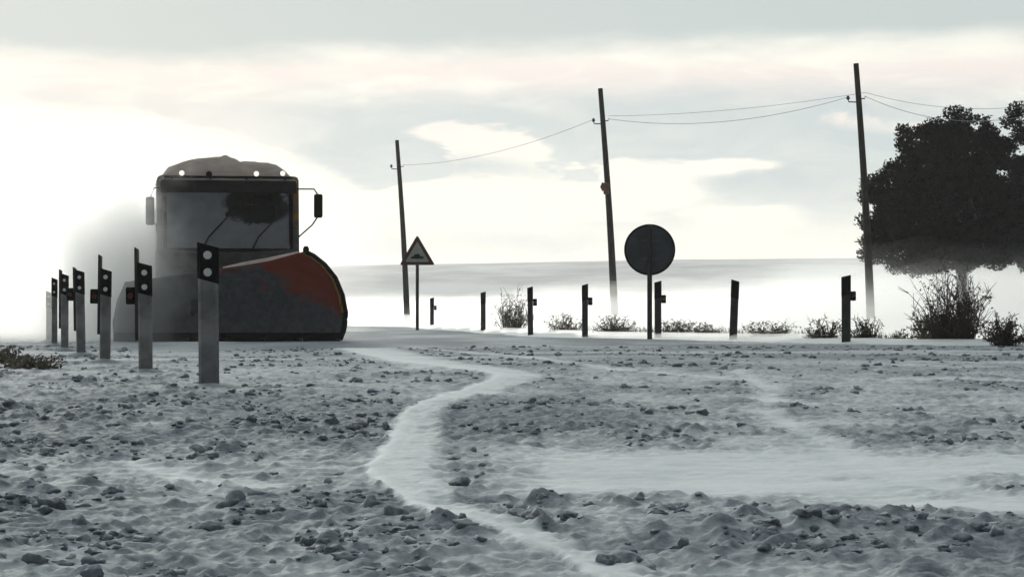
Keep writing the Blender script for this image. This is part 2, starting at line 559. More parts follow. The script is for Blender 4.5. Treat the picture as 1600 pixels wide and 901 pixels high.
def zland(x, y):
    return float(zg(y)) + 0.03


def build_road():
    L = catmull([(14, 9.5), (5, 11.8), (0.5, 14.2)] + RL, 5)
    Rr = catmull(RR, 6)
    L = np.array(L); Rr = np.array(Rr)

    def res(p, n):
        s = np.concatenate([[0], np.cumsum(np.hypot(*np.diff(p, axis=0).T))]); t = np.linspace(0, s[-1], n)
        return np.stack([np.interp(t, s, p[:, 0]), np.interp(t, s, p[:, 1])], 1)
    return res(L, 220), res(Rr, 220)


def build_bank():
    """snow thrown up along the far edge of the road"""
    pts = np.array(catmull(RR, 10))
    n = len(pts); m = 25
    t = np.gradient(pts, axis=0); t /= np.linalg.norm(t, axis=1)[:, None]
    nrm = np.stack([t[:, 1], -t[:, 0]], 1)          # away from the road
    if nrm[len(nrm) // 2][1] < 0: nrm = -nrm
    w = np.linspace(-0.5, 1.9, m)
    X = pts[:, None, 0] + nrm[:, None, 0] * w[None]; Y = pts[:, None, 1] + nrm[:, None, 1] * w[None]
    hh = np.interp(w, [-0.5, -0.1, 0.35, 0.9, 1.5, 1.9], [-0.06, 0.02, 0.075, 0.085, 0.03, -0.08])[None]
    amp = 0.65 + 0.7 * fbm(X * 0.35, Y * 0.35, 3, 7)
    Z = base_z(Y) + 0.03 + np.where(hh > 0, hh * amp, hh) + 0.02 * (fbm(X * 3, Y * 3, 3, 8) - 0.5)
    me = grid_mesh('snow_bank', X, Y, Z); me.shade_smooth()
    tag(link('snow_bank', me, M['snow']), 'low white snow bank along the far edge of the road', kind='structure')


build_bank()


def build_road_sheet():
    A, B = build_road()
    m = 46
    s = np.linspace(0, 1, m)
    X = A[:, None, 0] * (1 - s) + B[:, None, 0] * s
    Y = A[:, None, 1] * (1 - s) + B[:, None, 1] * s
    sel = (Y.min(1) > 22)
    X, Y = X[sel], Y[sel]
    e = np.minimum(sst(0, 0.08, s), 1 - sst(0.92, 1, s))[None]
    Z = base_z(Y) + 0.03 + (0.035 + 0.03 * (fbm(X * 0.7, Y * 0.5, 3, 19) - 0.5)) * e - 0.07 * (1 - e)
    Z -= 0.12 * (1 - sst(0, 0.12, np.linspace(0, 1, len(X))))[:, None]
    me = grid_mesh('road', X, Y, Z)
    soil_shade = np.clip(0.74 + 1.0 * (fbm(X * 0.8, Y * 0.22, 4, 23) - 0.5), 0, 1)
    a = me.attributes.new('soil_shade', 'FLOAT', 'POINT'); a.data.foreach_set('value', soil_shade.ravel().astype(np.float32))
    me.shade_smooth()
    tag(link('road', me, M['road']), 'snow packed road curving away between the marker posts', kind='structure')


build_road_sheet()


def build_hill():
    nx, ny = 160, 24
    az = np.linspace(-0.75, 0.75, nx); v = np.linspace(0, 1, ny)
    crest_px = np.interp(az, [-0.75, -0.3, -0.067, 0.06, 0.22, 0.4, 0.75], [455, 432, 414, 405, 401, 408, 450])
    Dm = 820 + 900 * v
    X = np.tan(az)[None] * Dm[:, None]; Y = np.repeat(Dm[:, None], nx, 1)
    crestD = 1250.0
    top = (HOR - crest_px) / F * crestD + 0.5
    prof = np.sin(np.clip((Dm - 820) / (2 * (crestD - 820)), 0, 1) * math.pi) ** 1.4
    Z = prof[:, None] * top[None] * (1 + 0.03 * (fbm(X * 0.01, Y * 0.01, 3, 9) - 0.5)) - 0.6
    me = grid_mesh('hill', X, Y, Z); me.shade_smooth()
    tag(link('hill', me, M['hill']), 'long low hill closing the far plain', kind='structure')


build_hill()


# ------------------------------------------------------------------ clods
def ico(sub, seed, amp=0.35):
    bm = bmesh.new(); bmesh.ops.create_icosphere(bm, subdivisions=sub, radius=1.0)
    for v in bm.verts:
        p = v.co.copy()
        k = 1 + amp * mnoise.noise(p * 1.3 + Vector((seed * 7.1, 3.3, 1.7))) * 1.6 + amp * 0.5 * mnoise.noise(p * 3.1 + Vector((seed, 9, 2)))
        v.co = p * k
    co = np.array([v.co[:] for v in bm.verts]); fs = np.array([[v.index for v in f.verts] for f in bm.faces]); bm.free()
    return co, fs


def build_clods():
    rng = np.random.default_rng(5)
    kinds = [ico(2, s, 0.62) for s in range(6)]
    N = 34000
    Yc = 5.6 * (34 / 5.6) ** rng.random(N)
    Xc = (rng.random(N) * 2 - 1) * (0.245 * Yc + 0.5)
    soil_shade, h = soil_shade_and_height(Xc, Yc)
    cluster = fbm(Xc * 2.2, Yc * 1.4, 3, 91)
    keep = rng.random(N) < np.clip((soil_shade - 0.45) * 1.6, 0, 1) * np.clip((cluster - 0.36) * 3.4, 0.0, 1)
    Xc, Yc, soil_shade, h = Xc[keep], Yc[keep], soil_shade[keep], h[keep]
    n = len(Xc)
    r = 0.007 + 0.021 * rng.random(n) ** 3
    r *= np.interp(Yc, [6, 12, 30], [1.0, 1.15, 1.5])
    # scattered larger lumps in the nearest rows
    nb_ = 45
    Yb = 6.2 + 3.4 * rng.random(nb_) ** 1.3; Xb = (rng.random(nb_) * 2 - 1) * (0.235 * Yb)
    sb, hb = soil_shade_and_height(Xb, Yb)
    kb = rng.random(nb_) < np.clip((sb - 0.25) * 1.2, 0, 0.75)
    Xc = np.concatenate([Xc, Xb[kb]]); Yc = np.concatenate([Yc, Yb[kb]]); h = np.concatenate([h, hb[kb]])
    r = np.concatenate([r, 0.020 + 0.020 * rng.random(kb.sum()) ** 2]); n = len(Xc)
    allco, allf, alls = [], [], []
    off = 0
    for i in range(n):
        co, fs = kinds[i % 6]
        a = rng.random() * 6.283
        ca, sa = math.cos(a), math.sin(a)
        sx, sy, sz = r[i] * (0.8 + 0.6 * rng.random()), r[i] * (0.8 + 0.6 * rng.random()), r[i] * (0.40 + 0.45 * rng.random())
        x, y, z = co[:, 0] * sx, co[:, 1] * sy, co[:, 2] * sz
        c = np.stack([x * ca - y * sa + Xc[i], x * sa + y * ca + Yc[i], z + base_z(Yc[i]) + 0.03 + h[i] + sz * 0.05], 1)
        allco.append(c); allf.append(fs + off); off += len(c)
        alls.append(np.clip(np.full(len(c), 0.60 + 0.4 * rng.random()) - 0.15 * (co[:, 2] > 0.7) * (rng.random() < 0.4) + 0.2 * rng.random() - 0.1, 0, 1))
    me = bpy.data.meshes.new('snow_clods')
    mesh_from(me, np.concatenate(allco), np.concatenate(allf))
    a = me.attributes.new('soil_shade', 'FLOAT', 'POINT'); a.data.foreach_set('value', np.concatenate(alls).astype(np.float32))
    me.shade_smooth()
    tag(link('snow_clods', me, M['ground']), 'small frozen clods strewn over the snowy ground', 'clods', kind='stuff')


build_clods()

BIG = [(1350, 838, 62, 32, 'largest frozen clod on the ridge in the right foreground'),
       (1066, 876, 44, 36, 'pointed frozen clod near the bottom edge right of centre'),
       (152, 898, 46, 22, 'dark frozen clod at the bottom edge on the far left'),
       (620, 822, 50, 30, 'rounded clod against the left edge of the winding snow trail'),
       (362, 806, 50, 34, 'upright clod standing in the left foreground clod field'),
       (80, 808, 46, 30, 'clod near the left edge just below the pale drift band'),
       (470, 860, 40, 24, 'low clod in the left foreground close to the bottom edge'),
       (952, 898, 40, 26, 'clod at the bottom edge beside the foot of the snow trail')]
for i, (px, py, w, hh, lab) in enumerate(BIG):
    x, y = gpt(px, py)
    s = y / F
    co, fs = ico(3, 20 + i, 0.55)
    c = co * np.array([w * s * 0.42, w * s * 0.42, hh * s * 0.62])
    me = bpy.data.meshes.new('frozen_clod'); mesh_from(me, c, fs); me.shade_smooth()
    sv = np.clip(0.95 - 0.12 * (co[:, 2] > 0.75), 0, 1)
    a = me.attributes.new('soil_shade', 'FLOAT', 'POINT'); a.data.foreach_set('value', sv.astype(np.float32))
    o = link('frozen_clod', me, M['ground']); o.location = (x, y, zland(x, y) - hh * s * 0.05)
    tag(o, lab, 'clod', 'large frozen clods in the foreground')


# ------------------------------------------------------------------ delineator posts
def make_post(px, Y, w, H, label, side=-1, fin=True, boxy=True, slant=0.035, dark=False, topcut=0.0, lean=0.0, group=None):
    """flat roadside marker post; the top is cut at a slant, black band with two round reflectors"""
    x = GX(px, Y)
    root = empty('marker_post', (x, Y, zland(x, Y) - 0.05), 0)
    root.rotation_euler = (0, lean, math.atan2(-x, Y) * 0.0)
    H = H + 0.05
    hw = w / 2
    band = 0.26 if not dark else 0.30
    th = 0.035

    def zt(u): return H - slant * (u + hw) / w if side < 0 else H - slant * (hw - u) / w
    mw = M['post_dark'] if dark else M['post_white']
    b = MB()
    # body: shallow channel section with rounded edges, below the band
    sec = [(-hw, 0.0), (-hw * 0.7, -th * 0.55), (hw * 0.7, -th * 0.55), (hw, 0.0), (hw * 0.92, th), (hw * 0.6, th * 0.35), (-hw * 0.6, th * 0.35), (-hw * 0.92, th)]
    lo = [b.bm.verts.new((u, v, 0)) for u, v in sec]
    hi = [b.bm.verts.new((u, v, zt(u) - band)) for u, v in sec]
    n = len(sec)
    for k in range(n): b.bm.faces.new((lo[k], lo[(k + 1) % n], hi[(k + 1) % n], hi[k]))
    b.bm.faces.new(hi)
    b.build('body', mw, root)
    b = MB()
    k_ = 1.06
    lo = [b.bm.verts.new((u * k_, v * k_ - 0.001, zt(u) - band - 0.004)) for u, v in sec]
    hi = [b.bm.verts.new((u * k_, v * k_ - 0.001, zt(u))) for u, v in sec]
    for k in range(n): b.bm.faces.new((lo[k], lo[(k + 1) % n], hi[(k + 1) % n], hi[k]))
    b.bm.faces.new(hi); b.bm.faces.new(list(reversed(lo)))
    bd = b.build('black_band', M['black'], root)
    if not dark:
        for dz in (0.075, 0.20):
            b = MB()
            r = min(0.031, hw * 0.42)
            zc = zt(0) - dz
            b.tube([(0, -th * 0.55 * k_ - 0.004, zc), (0, -th * 0.55 * k_ - 0.016, zc)], [r, r * 0.85], 14)
            b.build('reflector', M['reflector'], bd)
    if fin:
        b = MB()
        b.prism([(side * hw * 1.02, 0.35), (side * hw * 1.02 - side * -0.028, 0.35), (side * hw * 1.02 - side * -0.028, H + topcut), (side * hw * 1.02, H + topcut - 0.02)], 0.006, 0.10)
        b.build('rear_fin', M['post_dark'], root)
    if boxy:
        b = MB()
        bx = side * (hw + 0.045 + (0.02 if fin else 0.0))
        b.box((bx, 0.03, H - band * 1.12), (0.085, 0.06, 0.15), 0.012)
        bo = b.build('side_reflector', M['black'], root)
        MB().tube([(bx, 0.0 + 0.001, H - band * 1.12), (bx, -0.010, H - band * 1.12)], [0.026, 0.022], 12).build('lens', M['red_lens'], bo)
    if not dark:
        b = MB()
        rr = random.Random(int(px)); prof = [(w * 2.0, 0.03), (w * 1.5, 0.065), (w * 1.0, 0.085), (w * 0.5, 0.10)]
        rings = [[b.bm.verts.new((r_ * math.cos(t) * (1 + 0.25 * math.sin(2 * t + px)), r_ * 1.1 * math.sin(t) * (1 + 0.2 * math.cos(3 * t)), zz + rr.uniform(-.006, .006))) for t in [6.2832 * k / 18 for k in range(18)]] for r_, zz in prof]
        for i in range(3):
            for k in range(18): b.bm.faces.new((rings[i][k], rings[i][(k + 1) % 18], rings[i + 1][(k + 1) % 18], rings[i + 1][k]))
        b.bm.faces.new(rings[-1])
        b.build('snow_collar', M['snow_dirty'], root)
    tag(root, label, 'marker post', group)
    return root


GL = 'marker posts along the near edge of the road'
make_post(327, 16.8, 0.150, 1.08, 'nearest and tallest grey marker post with black band and two white reflectors', fin=False, boxy=False, slant=0.045, lean=-0.010, group=GL)
make_post(228, 20.0, 0.122, 0.98, 'second marker post from the front, its two reflectors beside a dark side box', topcut=0.13, lean=-0.012, group=GL)
make_post(164, 23.6, 0.110, 0.98, 'third marker post from the front, with tall dark rear fin and side box', topcut=0.14, lean=0.010, group=GL)
make_post(127, 27.0, 0.105, 1.02, 'fourth marker post from the front, left of the one with the tall fin', topcut=0.03, lean=-0.02, group=GL)
make_post(101, 30.0, 0.098, 1.02, 'fifth marker post from the front, in the spray at the left', topcut=0.05, boxy=False, group=GL)
make_post(85, 34.0, 0.085, 1.02, 'last but one post of the near row, fading into the snow spray', topcut=0.0, boxy=False, fin=False, group=GL)
make_post(76, 38.5, 0.085, 0.86, 'farthest leftmost post of the near row, half lost in snow spray', topcut=0.0, boxy=False, fin=False, group=GL)
GR = 'dark marker posts along the far edge of the road'
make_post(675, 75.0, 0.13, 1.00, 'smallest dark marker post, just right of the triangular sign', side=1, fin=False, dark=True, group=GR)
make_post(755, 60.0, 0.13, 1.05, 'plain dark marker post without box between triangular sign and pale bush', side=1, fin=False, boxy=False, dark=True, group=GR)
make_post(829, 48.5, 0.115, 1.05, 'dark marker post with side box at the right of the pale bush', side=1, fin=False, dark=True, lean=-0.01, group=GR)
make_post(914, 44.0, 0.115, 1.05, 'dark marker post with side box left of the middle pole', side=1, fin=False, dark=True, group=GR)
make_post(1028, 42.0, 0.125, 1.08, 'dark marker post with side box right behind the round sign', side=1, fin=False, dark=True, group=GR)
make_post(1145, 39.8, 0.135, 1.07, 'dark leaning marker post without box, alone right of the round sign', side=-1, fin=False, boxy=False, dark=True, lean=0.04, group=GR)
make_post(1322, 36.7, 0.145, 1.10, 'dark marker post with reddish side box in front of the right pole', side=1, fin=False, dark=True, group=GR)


# ------------------------------------------------------------------ signs
def triangle_sign():
    Y = 61.0; x = GX(652, Y)
    root = empty('warning_sign', (x, Y, zland(x, Y) - 0.1))
    z0 = zland(x, Y) - 0.1
    zb = P3(652, 414, Y).z - z0; zt = P3(652, 367, Y).z - z0
    MB().tube([(0, 0.03, 0), (0, 0.03, zb + 0.45)], 0.045, 10).build('post', M['dark_metal'], root)
    hw = 0.47; h = zt - zb

    def tri(s, c=0.055):
        zc = zb + h / 3
        P_ = [(-hw, zb), (hw, zb), (0, zt)]
        out = []
        for i in range(3):
            a = Vector(P_[i]); p = Vector(P_[i - 1]); q = Vector(P_[(i + 1) % 3])
            for o in ((p - a).normalized() * c, (q - a).normalized() * c): out.append(a + o)
            out.insert(-1, a + ((p - a).normalized() + (q - a).normalized()) * c * 0.28)
        return [((v.x) * s, zc + (v.y - zc) * s) for v in out]
    b = MB(); b.prism(tri(1.0), -0.02, 0.0); pl = b.build('plate', mat('sign_red', (0.10, 0.014, 0.012), 0.5, 0.4, var=0.4, vscale=5), root)
    MB().prism(tri(0.68), -0.026, -0.021).build('face', mat('sign_white', (0.42, 0.42, 0.36), 0.5, 0.4, var=0.15, vscale=6), pl)
    zc = zb + h / 3 - 0.03
    sy = MB()
    sy.prism([(-0.16, zc - 0.07), (0.16, zc - 0.07), (0.17, zc - 0.01), (0.09, zc + 0.0), (0.05, zc + 0.06), (-0.07, zc + 0.05), (-0.10, zc - 0.005), (-0.17, zc - 0.02)], -0.031, -0.027)
    sy.build('symbol', M['black'], pl)
    tag(root, 'triangular red-bordered warning sign on a thin post beside the left pole', 'road sign')


def round_sign(px, cy, r, Y, basepx, label):
    x = GX(px, Y)
    z0 = zland(x, Y) - 0.1
    root = empty('round_sign', (x, Y, z0))
    zc = P3(px, cy, Y).z - z0
    b = MB()
    b.tube([(0.004, 0.045, zc), (0.004, 0.03, zc)], r * 0.965, 48)
    pl = b.build('plate', M['signback'], root)
    b = MB()
    n = 48
    rings = []
    for k in range(n):
        a = 2 * math.pi * k / n
        ca, sa = math.cos(a), math.sin(a)
        rings.append([b.bm.verts.new((0.004 + ca * rr, yy, zc + sa * rr)) for rr, yy in ((r * 0.93, 0.012), (r * 1.0, 0.006), (r * 1.0, 0.05), (r * 0.93, 0.05))])
    for k in range(n):
        for j in range(4):
            b.bm.faces.new((rings[k][j], rings[(k + 1) % n][j], rings[(k + 1) % n][(j + 1) % 4], rings[k][(j + 1) % 4]))
    b.build('rim', M['black'], pl)
    b = MB(); b.box((0, -0.012, (zc + r * 0.97) / 2), (0.085, 0.045, zc + r * 0.97), 0.008); b.build('post', M['dark_metal'], root)
    for dz in (-0.16, 0.16):
        b = MB(); b.box((0, 0.020, zc + dz), (0.34, 0.014, 0.05), 0.004); b.build('clamp', M['grey_metal'], pl)
    tag(root, label, 'road sign')


triangle_sign()
round_sign(1015, 390, 0.445, 40.0, 520, 'back of a round traffic sign on a dark post, right of centre')


# ------------------------------------------------------------------ poles and wires
POLES = [((620, 219), 637, 97.0, 'wooden utility pole behind the triangular sign, farthest and shortest', 'l'),
         ((938, 138), 962, 78.0, 'wooden utility pole in the middle with a rusty red fitting', 'm'),
         ((1338, 99), 1362, 69.0, 'tallest wooden utility pole, standing against the pine', 'r'),
         ((1770, 70), 1795, 62.0, 'wooden utility pole beyond the right edge of the view', 'o')]
ATT = []
for (tx, ty), bx, Y, lab, code in POLES:
    top = P3(tx, ty, Y)
    base = Vector((GX(bx, Y), Y, zland(0, Y) - 0.4))
    root = empty('utility_pole', base)
    v = top - base
    b = MB()
    pts = []
    for k in range(9):
        t = k / 8
        pts.append(v * t + Vector((0.05 * math.sin(t * 3.1), 0, 0)))
    b.tube(pts, [0.135 - 0.055 * k / 8 for k in range(9)], 12)
    b.build('shaft', M['wood'], root)
    at = {'l': 0.855, 'm': 0.862, 'r': 0.865, 'o': 0.865}[code]
    A = v * at
    MB().tube([A + Vector((-0.05, 0, -0.03)), A + Vector((-0.28, 0, -0.02)), A + Vector((-0.30, 0, 0.06))], 0.02, 6).build('bracket', M['dark_metal'], root)
    MB().tube([A + Vector((-0.30, 0, 0.04)), A + Vector((-0.30, 0, 0.08)), A + Vector((-0.30, 0, 0.12)), A + Vector((-0.30, 0, 0.16))], [0.03, 0.06, 0.045, 0.03], 8).build('insulator', M['dark_metal'], root)
    MB().tube([A + Vector((0.05, 0, 0.07)), A + Vector((0.20, 0, 0.08)), A + Vector((0.22, 0, 0.15))], 0.02, 6).build('bracket', M['dark_metal'], root)
    if code == 'm':
        B_ = v * 0.60
        b = MB(); b.box(B_ + Vector((-0.02, -0.15, 0)), (0.17, 0.13, 0.40), 0.03)
        b.tube([B_ + Vector((-0.11, -0.12, -0.08)), B_ + Vector((-0.15, -0.12, 0.06)), B_ + Vector((-0.12, -0.12, 0.2))], [0.04, 0.07, 0.04], 8)
        b.build('rusty_fitting', M['rust'], root)
    ATT.append((base + A + Vector((-0.30, 0, 0.12)), base + A + Vector((0.22, 0, 0.14))))
    tag(root, lab, 'utility pole', 'utility poles behind the road')


def wire(a, b, sag, label, r=0.0075):
    pts = []
    for k in range(25):
        t = k / 24
        p = a.lerp(b, t); p.z -= sag * 4 * t * (1 - t)
        pts.append(p)
    o = MB().tube(pts, r, 5).build('overhead_wire', M['wire'])
    tag(o, label, 'wire', 'overhead wires')


wire(ATT[1][0], ATT[0][1], 0.35, 'wire sagging from the middle pole down to the left pole')
wire(ATT[1][1], ATT[2][0], 0.42, 'lower wire sagging between the middle pole and the right pole')
wire(ATT[1][1] + Vector((0, 0, 0.10)), ATT[2][1] + Vector((0, 0, 0.12)), 0.16, 'upper wire between the middle pole and the right pole', 0.006)
wire(ATT[2][1], ATT[3][0], 0.9, 'lower wire running right from the right pole behind the pine top')
wire(ATT[2][1] + Vector((0, 0, 0.12)), ATT[3][1], 0.62, 'upper wire running right from the right pole', 0.006)


# ------------------------------------------------------------------ pine trees
def pine(px, basepx_y, Y, crowns, label, seed, nclump, base_h=0.0):
    rng = np.random.default_rng(seed)
    x = GX(px, Y)
    z0 = zland(x, Y) - 0.1
    root = empty('pine_tree', (x, Y, z0))
    s = Y / F
    cs = [(((cx - px) * s), dy, P3(cx, cy, Y).z - z0, rx * s, rx * s * 0.9, ry * s) for cx, cy, rx, ry, dy in crowns]
    top = max(c[2] + c[5] * 0.5 for c in cs)
    b = MB()
    pts = [(0.06 * math.sin(k * 1.3), 0.05 * math.cos(k), top * k / 7) for k in range(8)]
    b.tube(pts, [0.20 - 0.022 * k for k in range(8)], 12)
    tr = b.build('trunk', M['bark'], root)
    for k in range(22):
        c = cs[k % len(cs)]
        a = rng.random() * 6.283
        st = Vector((0, 0, top * (0.28 + 0.6 * rng.random())))
        en = Vector((c[0] + c[3] * 0.8 * math.cos(a), c[1] + c[4] * 0.8 * math.sin(a), c[2] + c[5] * (rng.random() * 1.5 - 0.85)))
        md = st.lerp(en, 0.5) + Vector((0, 0, 0.15))
        MB().tube([st, md, en], [0.07, 0.045, 0.015], 6).build('limb', M['bark'], tr)
    # needle tufts: clumps through the volume, dense near the outline
    co = []
    vol = np.array([c[3] * c[4] * c[5] for c in cs]); vol = vol / vol.sum()
    for k in range(nclump):
        c = cs[rng.choice(len(cs), p=vol)]
        d = rng.normal(size=3); d /= np.linalg.norm(d)
        rr = (0.30 + 0.70 * rng.random() ** 0.5) * (1.0 + 0.14 * rng.normal())
        if d[2] < -0.3: d[2] *= 0.85
        p = np.array([c[0] + d[0] * c[3] * rr, c[1] + d[1] * c[4] * rr, c[2] + d[2] * c[5] * rr])
        cr = 0.26 + 0.26 * rng.random()
        m = int(230 * (cr / 0.33) ** 2)
        q = rng.normal(size=(m, 3)); q /= np.linalg.norm(q, axis=1)[:, None]
        q *= (rng.random(m) ** 0.45)[:, None] * cr
        q[:, 2] *= 0.72
        co.append(p + q)
    for k in range(int(nclump * 0.9)):                       # small sprigs that break the outline
        c = cs[rng.choice(len(cs), p=vol)]
        d = rng.normal(size=3); d /= np.linalg.norm(d)
        rr = 0.98 + 0.20 * rng.random()
        if d[2] < -0.2: continue
        p = np.array([c[0] + d[0] * c[3] * rr, c[1] + d[1] * c[4] * rr, c[2] + d[2] * c[5] * rr])
        cr = 0.11 + 0.10 * rng.random(); m = 80
        q = rng.normal(size=(m, 3)); q /= np.linalg.norm(q, axis=1)[:, None]
        q *= (rng.random(m) ** 0.45)[:, None] * cr
        q += np.outer(-rng.random(m) * 0.35, d)
        co.append(p + q)
    P_ = np.concatenate(co); n = len(P_)
    a = rng.normal(size=(n, 3)); a /= np.linalg.norm(a, axis=1)[:, None]
    a[:, 2] = np.abs(a[:, 2]) * 0.8
    b_ = rng.normal(size=(n, 3)); b_ = np.cross(a, b_); b_ /= np.linalg.norm(b_, axis=1)[:, None]
    L = (0.035 + 0.03 * rng.random(n))[:, None]; W = (0.022 + 0.02 * rng.random(n))[:, None]
    vtx = np.stack([P_ - b_ * W, P_ + b_ * W, P_ + a * L * 2 + b_ * W * 0.3, P_ + a * L * 2 - b_ * W * 0.3], 1).reshape(-1, 3)
    me = bpy.data.meshes.new('crown'); mesh_from(me, vtx, np.arange(n * 4).reshape(n, 4))
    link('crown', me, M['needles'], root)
    tag(root, label, 'pine tree', 'pines at the right')


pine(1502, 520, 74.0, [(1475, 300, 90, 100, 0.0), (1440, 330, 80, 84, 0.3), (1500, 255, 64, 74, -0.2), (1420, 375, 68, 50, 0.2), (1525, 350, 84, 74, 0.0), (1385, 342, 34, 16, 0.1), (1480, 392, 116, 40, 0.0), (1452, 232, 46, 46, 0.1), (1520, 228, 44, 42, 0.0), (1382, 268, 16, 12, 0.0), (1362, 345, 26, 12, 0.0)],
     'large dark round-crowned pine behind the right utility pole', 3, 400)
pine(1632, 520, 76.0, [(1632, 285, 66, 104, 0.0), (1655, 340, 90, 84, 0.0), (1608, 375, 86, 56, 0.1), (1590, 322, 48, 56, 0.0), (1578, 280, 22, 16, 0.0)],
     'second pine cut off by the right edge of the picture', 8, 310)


# ------------------------------------------------------------------ dry bushes and grass
def bush(px, Y, w, h, n, label, seed, matname='twig', spread=1.0, leafy=0, group='dry bushes along the far verge', name='dry_bush', basez=None):
    rng = random.Random(seed)
    h *= 1.15
    x = GX(px, Y)
    root = empty(name, (x, Y, (zland(x, Y) if basez is None else basez) - 0.03))
    b = MB()
    tips = []
    for k in range(n):
        a = rng.random() * 6.283
        u = rng.random() ** 0.6
        bx, by = 0.25 * w * (rng.random() - 0.5) * 2, 0.2 * w * (rng.random() - 0.5) * 2
        tx, ty = bx + math.cos(a) * w * 0.5 * u * spread, by + math.sin(a) * w * 0.4 * u * spread
        tz = h * (0.25 + 0.95 * rng.random() ** 1.6) * (1 - 0.30 * u)
        p0 = Vector((bx, by, 0)); p2 = Vector((tx, ty, tz))
        p1 = p0.lerp(p2, 0.5) + Vector((rng.uniform(-.06, .06) * w, rng.uniform(-.06, .06) * w, 0.12 * h))
        r0 = 0.006 + 0.006 * rng.random()
        b.tube([p0, p1, p2], [r0, r0 * 0.75, r0 * 0.35], 3, caps=False)
        tips.append((p0, p1, p2))
        for j in range(3):
            t = 0.35 + 0.6 * rng.random()
            q = p1.lerp(p2, t) if t > 0.5 else p0.lerp(p1, t * 2)
            e = q + Vector((rng.uniform(-1, 1) * 0.16 * w, rng.uniform(-1, 1) * 0.12 * w, rng.uniform(0.0, 0.22) * h))
            b.tube([q, e], [r0 * 0.55, r0 * 0.3], 3, caps=False)
    b.build('twigs', M[matname], root, smooth=False)
    if leafy:
        rg = np.random.default_rng(seed)
        P_ = []
        for k in range(int(leafy * 0.55)):
            p0, p1, p2 = tips[rng.randrange(len(tips))]
            P_.append(p1.lerp(p2, rng.random()) + Vector((rng.gauss(0, .05 * w), rng.gauss(0, .05 * w), rng.gauss(0, .04 * h))))
        P_ = np.array(P_); P_[:, 2] = np.maximum(P_[:, 2], 0.02); m = len(P_)
        a = rg.normal(size=(m, 3)); a /= np.linalg.norm(a, axis=1)[:, None]
        c = np.cross(a, rg.normal(size=(m, 3))); c /= np.linalg.norm(c, axis=1)[:, None]
        L = 0.03
        v = np.stack([P_ - a * L, P_ + c * L * 0.5, P_ + a * L, P_ - c * L * 0.5], 1).reshape(-1, 3)
        me = bpy.data.meshes.new('leaves'); mesh_from(me, v, np.arange(m * 4).reshape(m, 4))
        link('leaves', me, M[matname], root)
    tag(root, label, 'bush', group)


bush(800, 57.0, 0.95, 0.95, 110, 'pale frosted bush left of a dark post with side box', 1, 'twig', leafy=900)
bush(884, 50.0, 0.75, 0.45, 70, 'small low bush between the two posts left of the middle pole', 2, 'twig', leafy=500)
bush(962, 45.5, 0.75, 0.42, 90, 'low brown weeds at the foot of the middle pole', 3, 'twig', leafy=500)
bush(1062, 44.0, 0.85, 0.36, 90, 'flat weeds just right of the round sign', 4, 'twig', leafy=600)
bush(1105, 43.0, 0.55, 0.30, 60, 'little weed tuft between the round sign and the lone leaning post', 5, 'twig', leafy=300)
bush(1205, 40.0, 0.85, 0.33, 80, 'thin weeds to the right of the lone leaning post', 6, 'twig', leafy=400)
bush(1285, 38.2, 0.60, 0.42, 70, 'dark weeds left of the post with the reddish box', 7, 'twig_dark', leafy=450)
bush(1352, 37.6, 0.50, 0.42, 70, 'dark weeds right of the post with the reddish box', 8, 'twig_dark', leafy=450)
bush(1405, 37.4, 0.50, 0.22, 40, 'small weeds between the right pole and the big thorny bush', 9, 'twig', leafy=200)
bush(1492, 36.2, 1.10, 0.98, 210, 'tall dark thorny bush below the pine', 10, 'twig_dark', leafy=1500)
bush(1452, 36.6, 0.60, 0.55, 80, 'smaller brown bush at the left side of the tall thorny bush', 11, 'twig', leafy=600)
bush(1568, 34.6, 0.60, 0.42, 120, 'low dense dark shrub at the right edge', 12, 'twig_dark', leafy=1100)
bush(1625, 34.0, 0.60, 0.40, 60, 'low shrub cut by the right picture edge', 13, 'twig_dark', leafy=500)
bush(48, 21.5, 0.55, 0.15, 80, 'dark flattened weeds left of the near row of posts', 14, 'twig', leafy=500, group='weeds by the near posts')
bush(8, 24.0, 0.45, 0.16, 70, 'dark weeds at the left picture edge', 15, 'twig', leafy=300, group='weeds by the near posts')


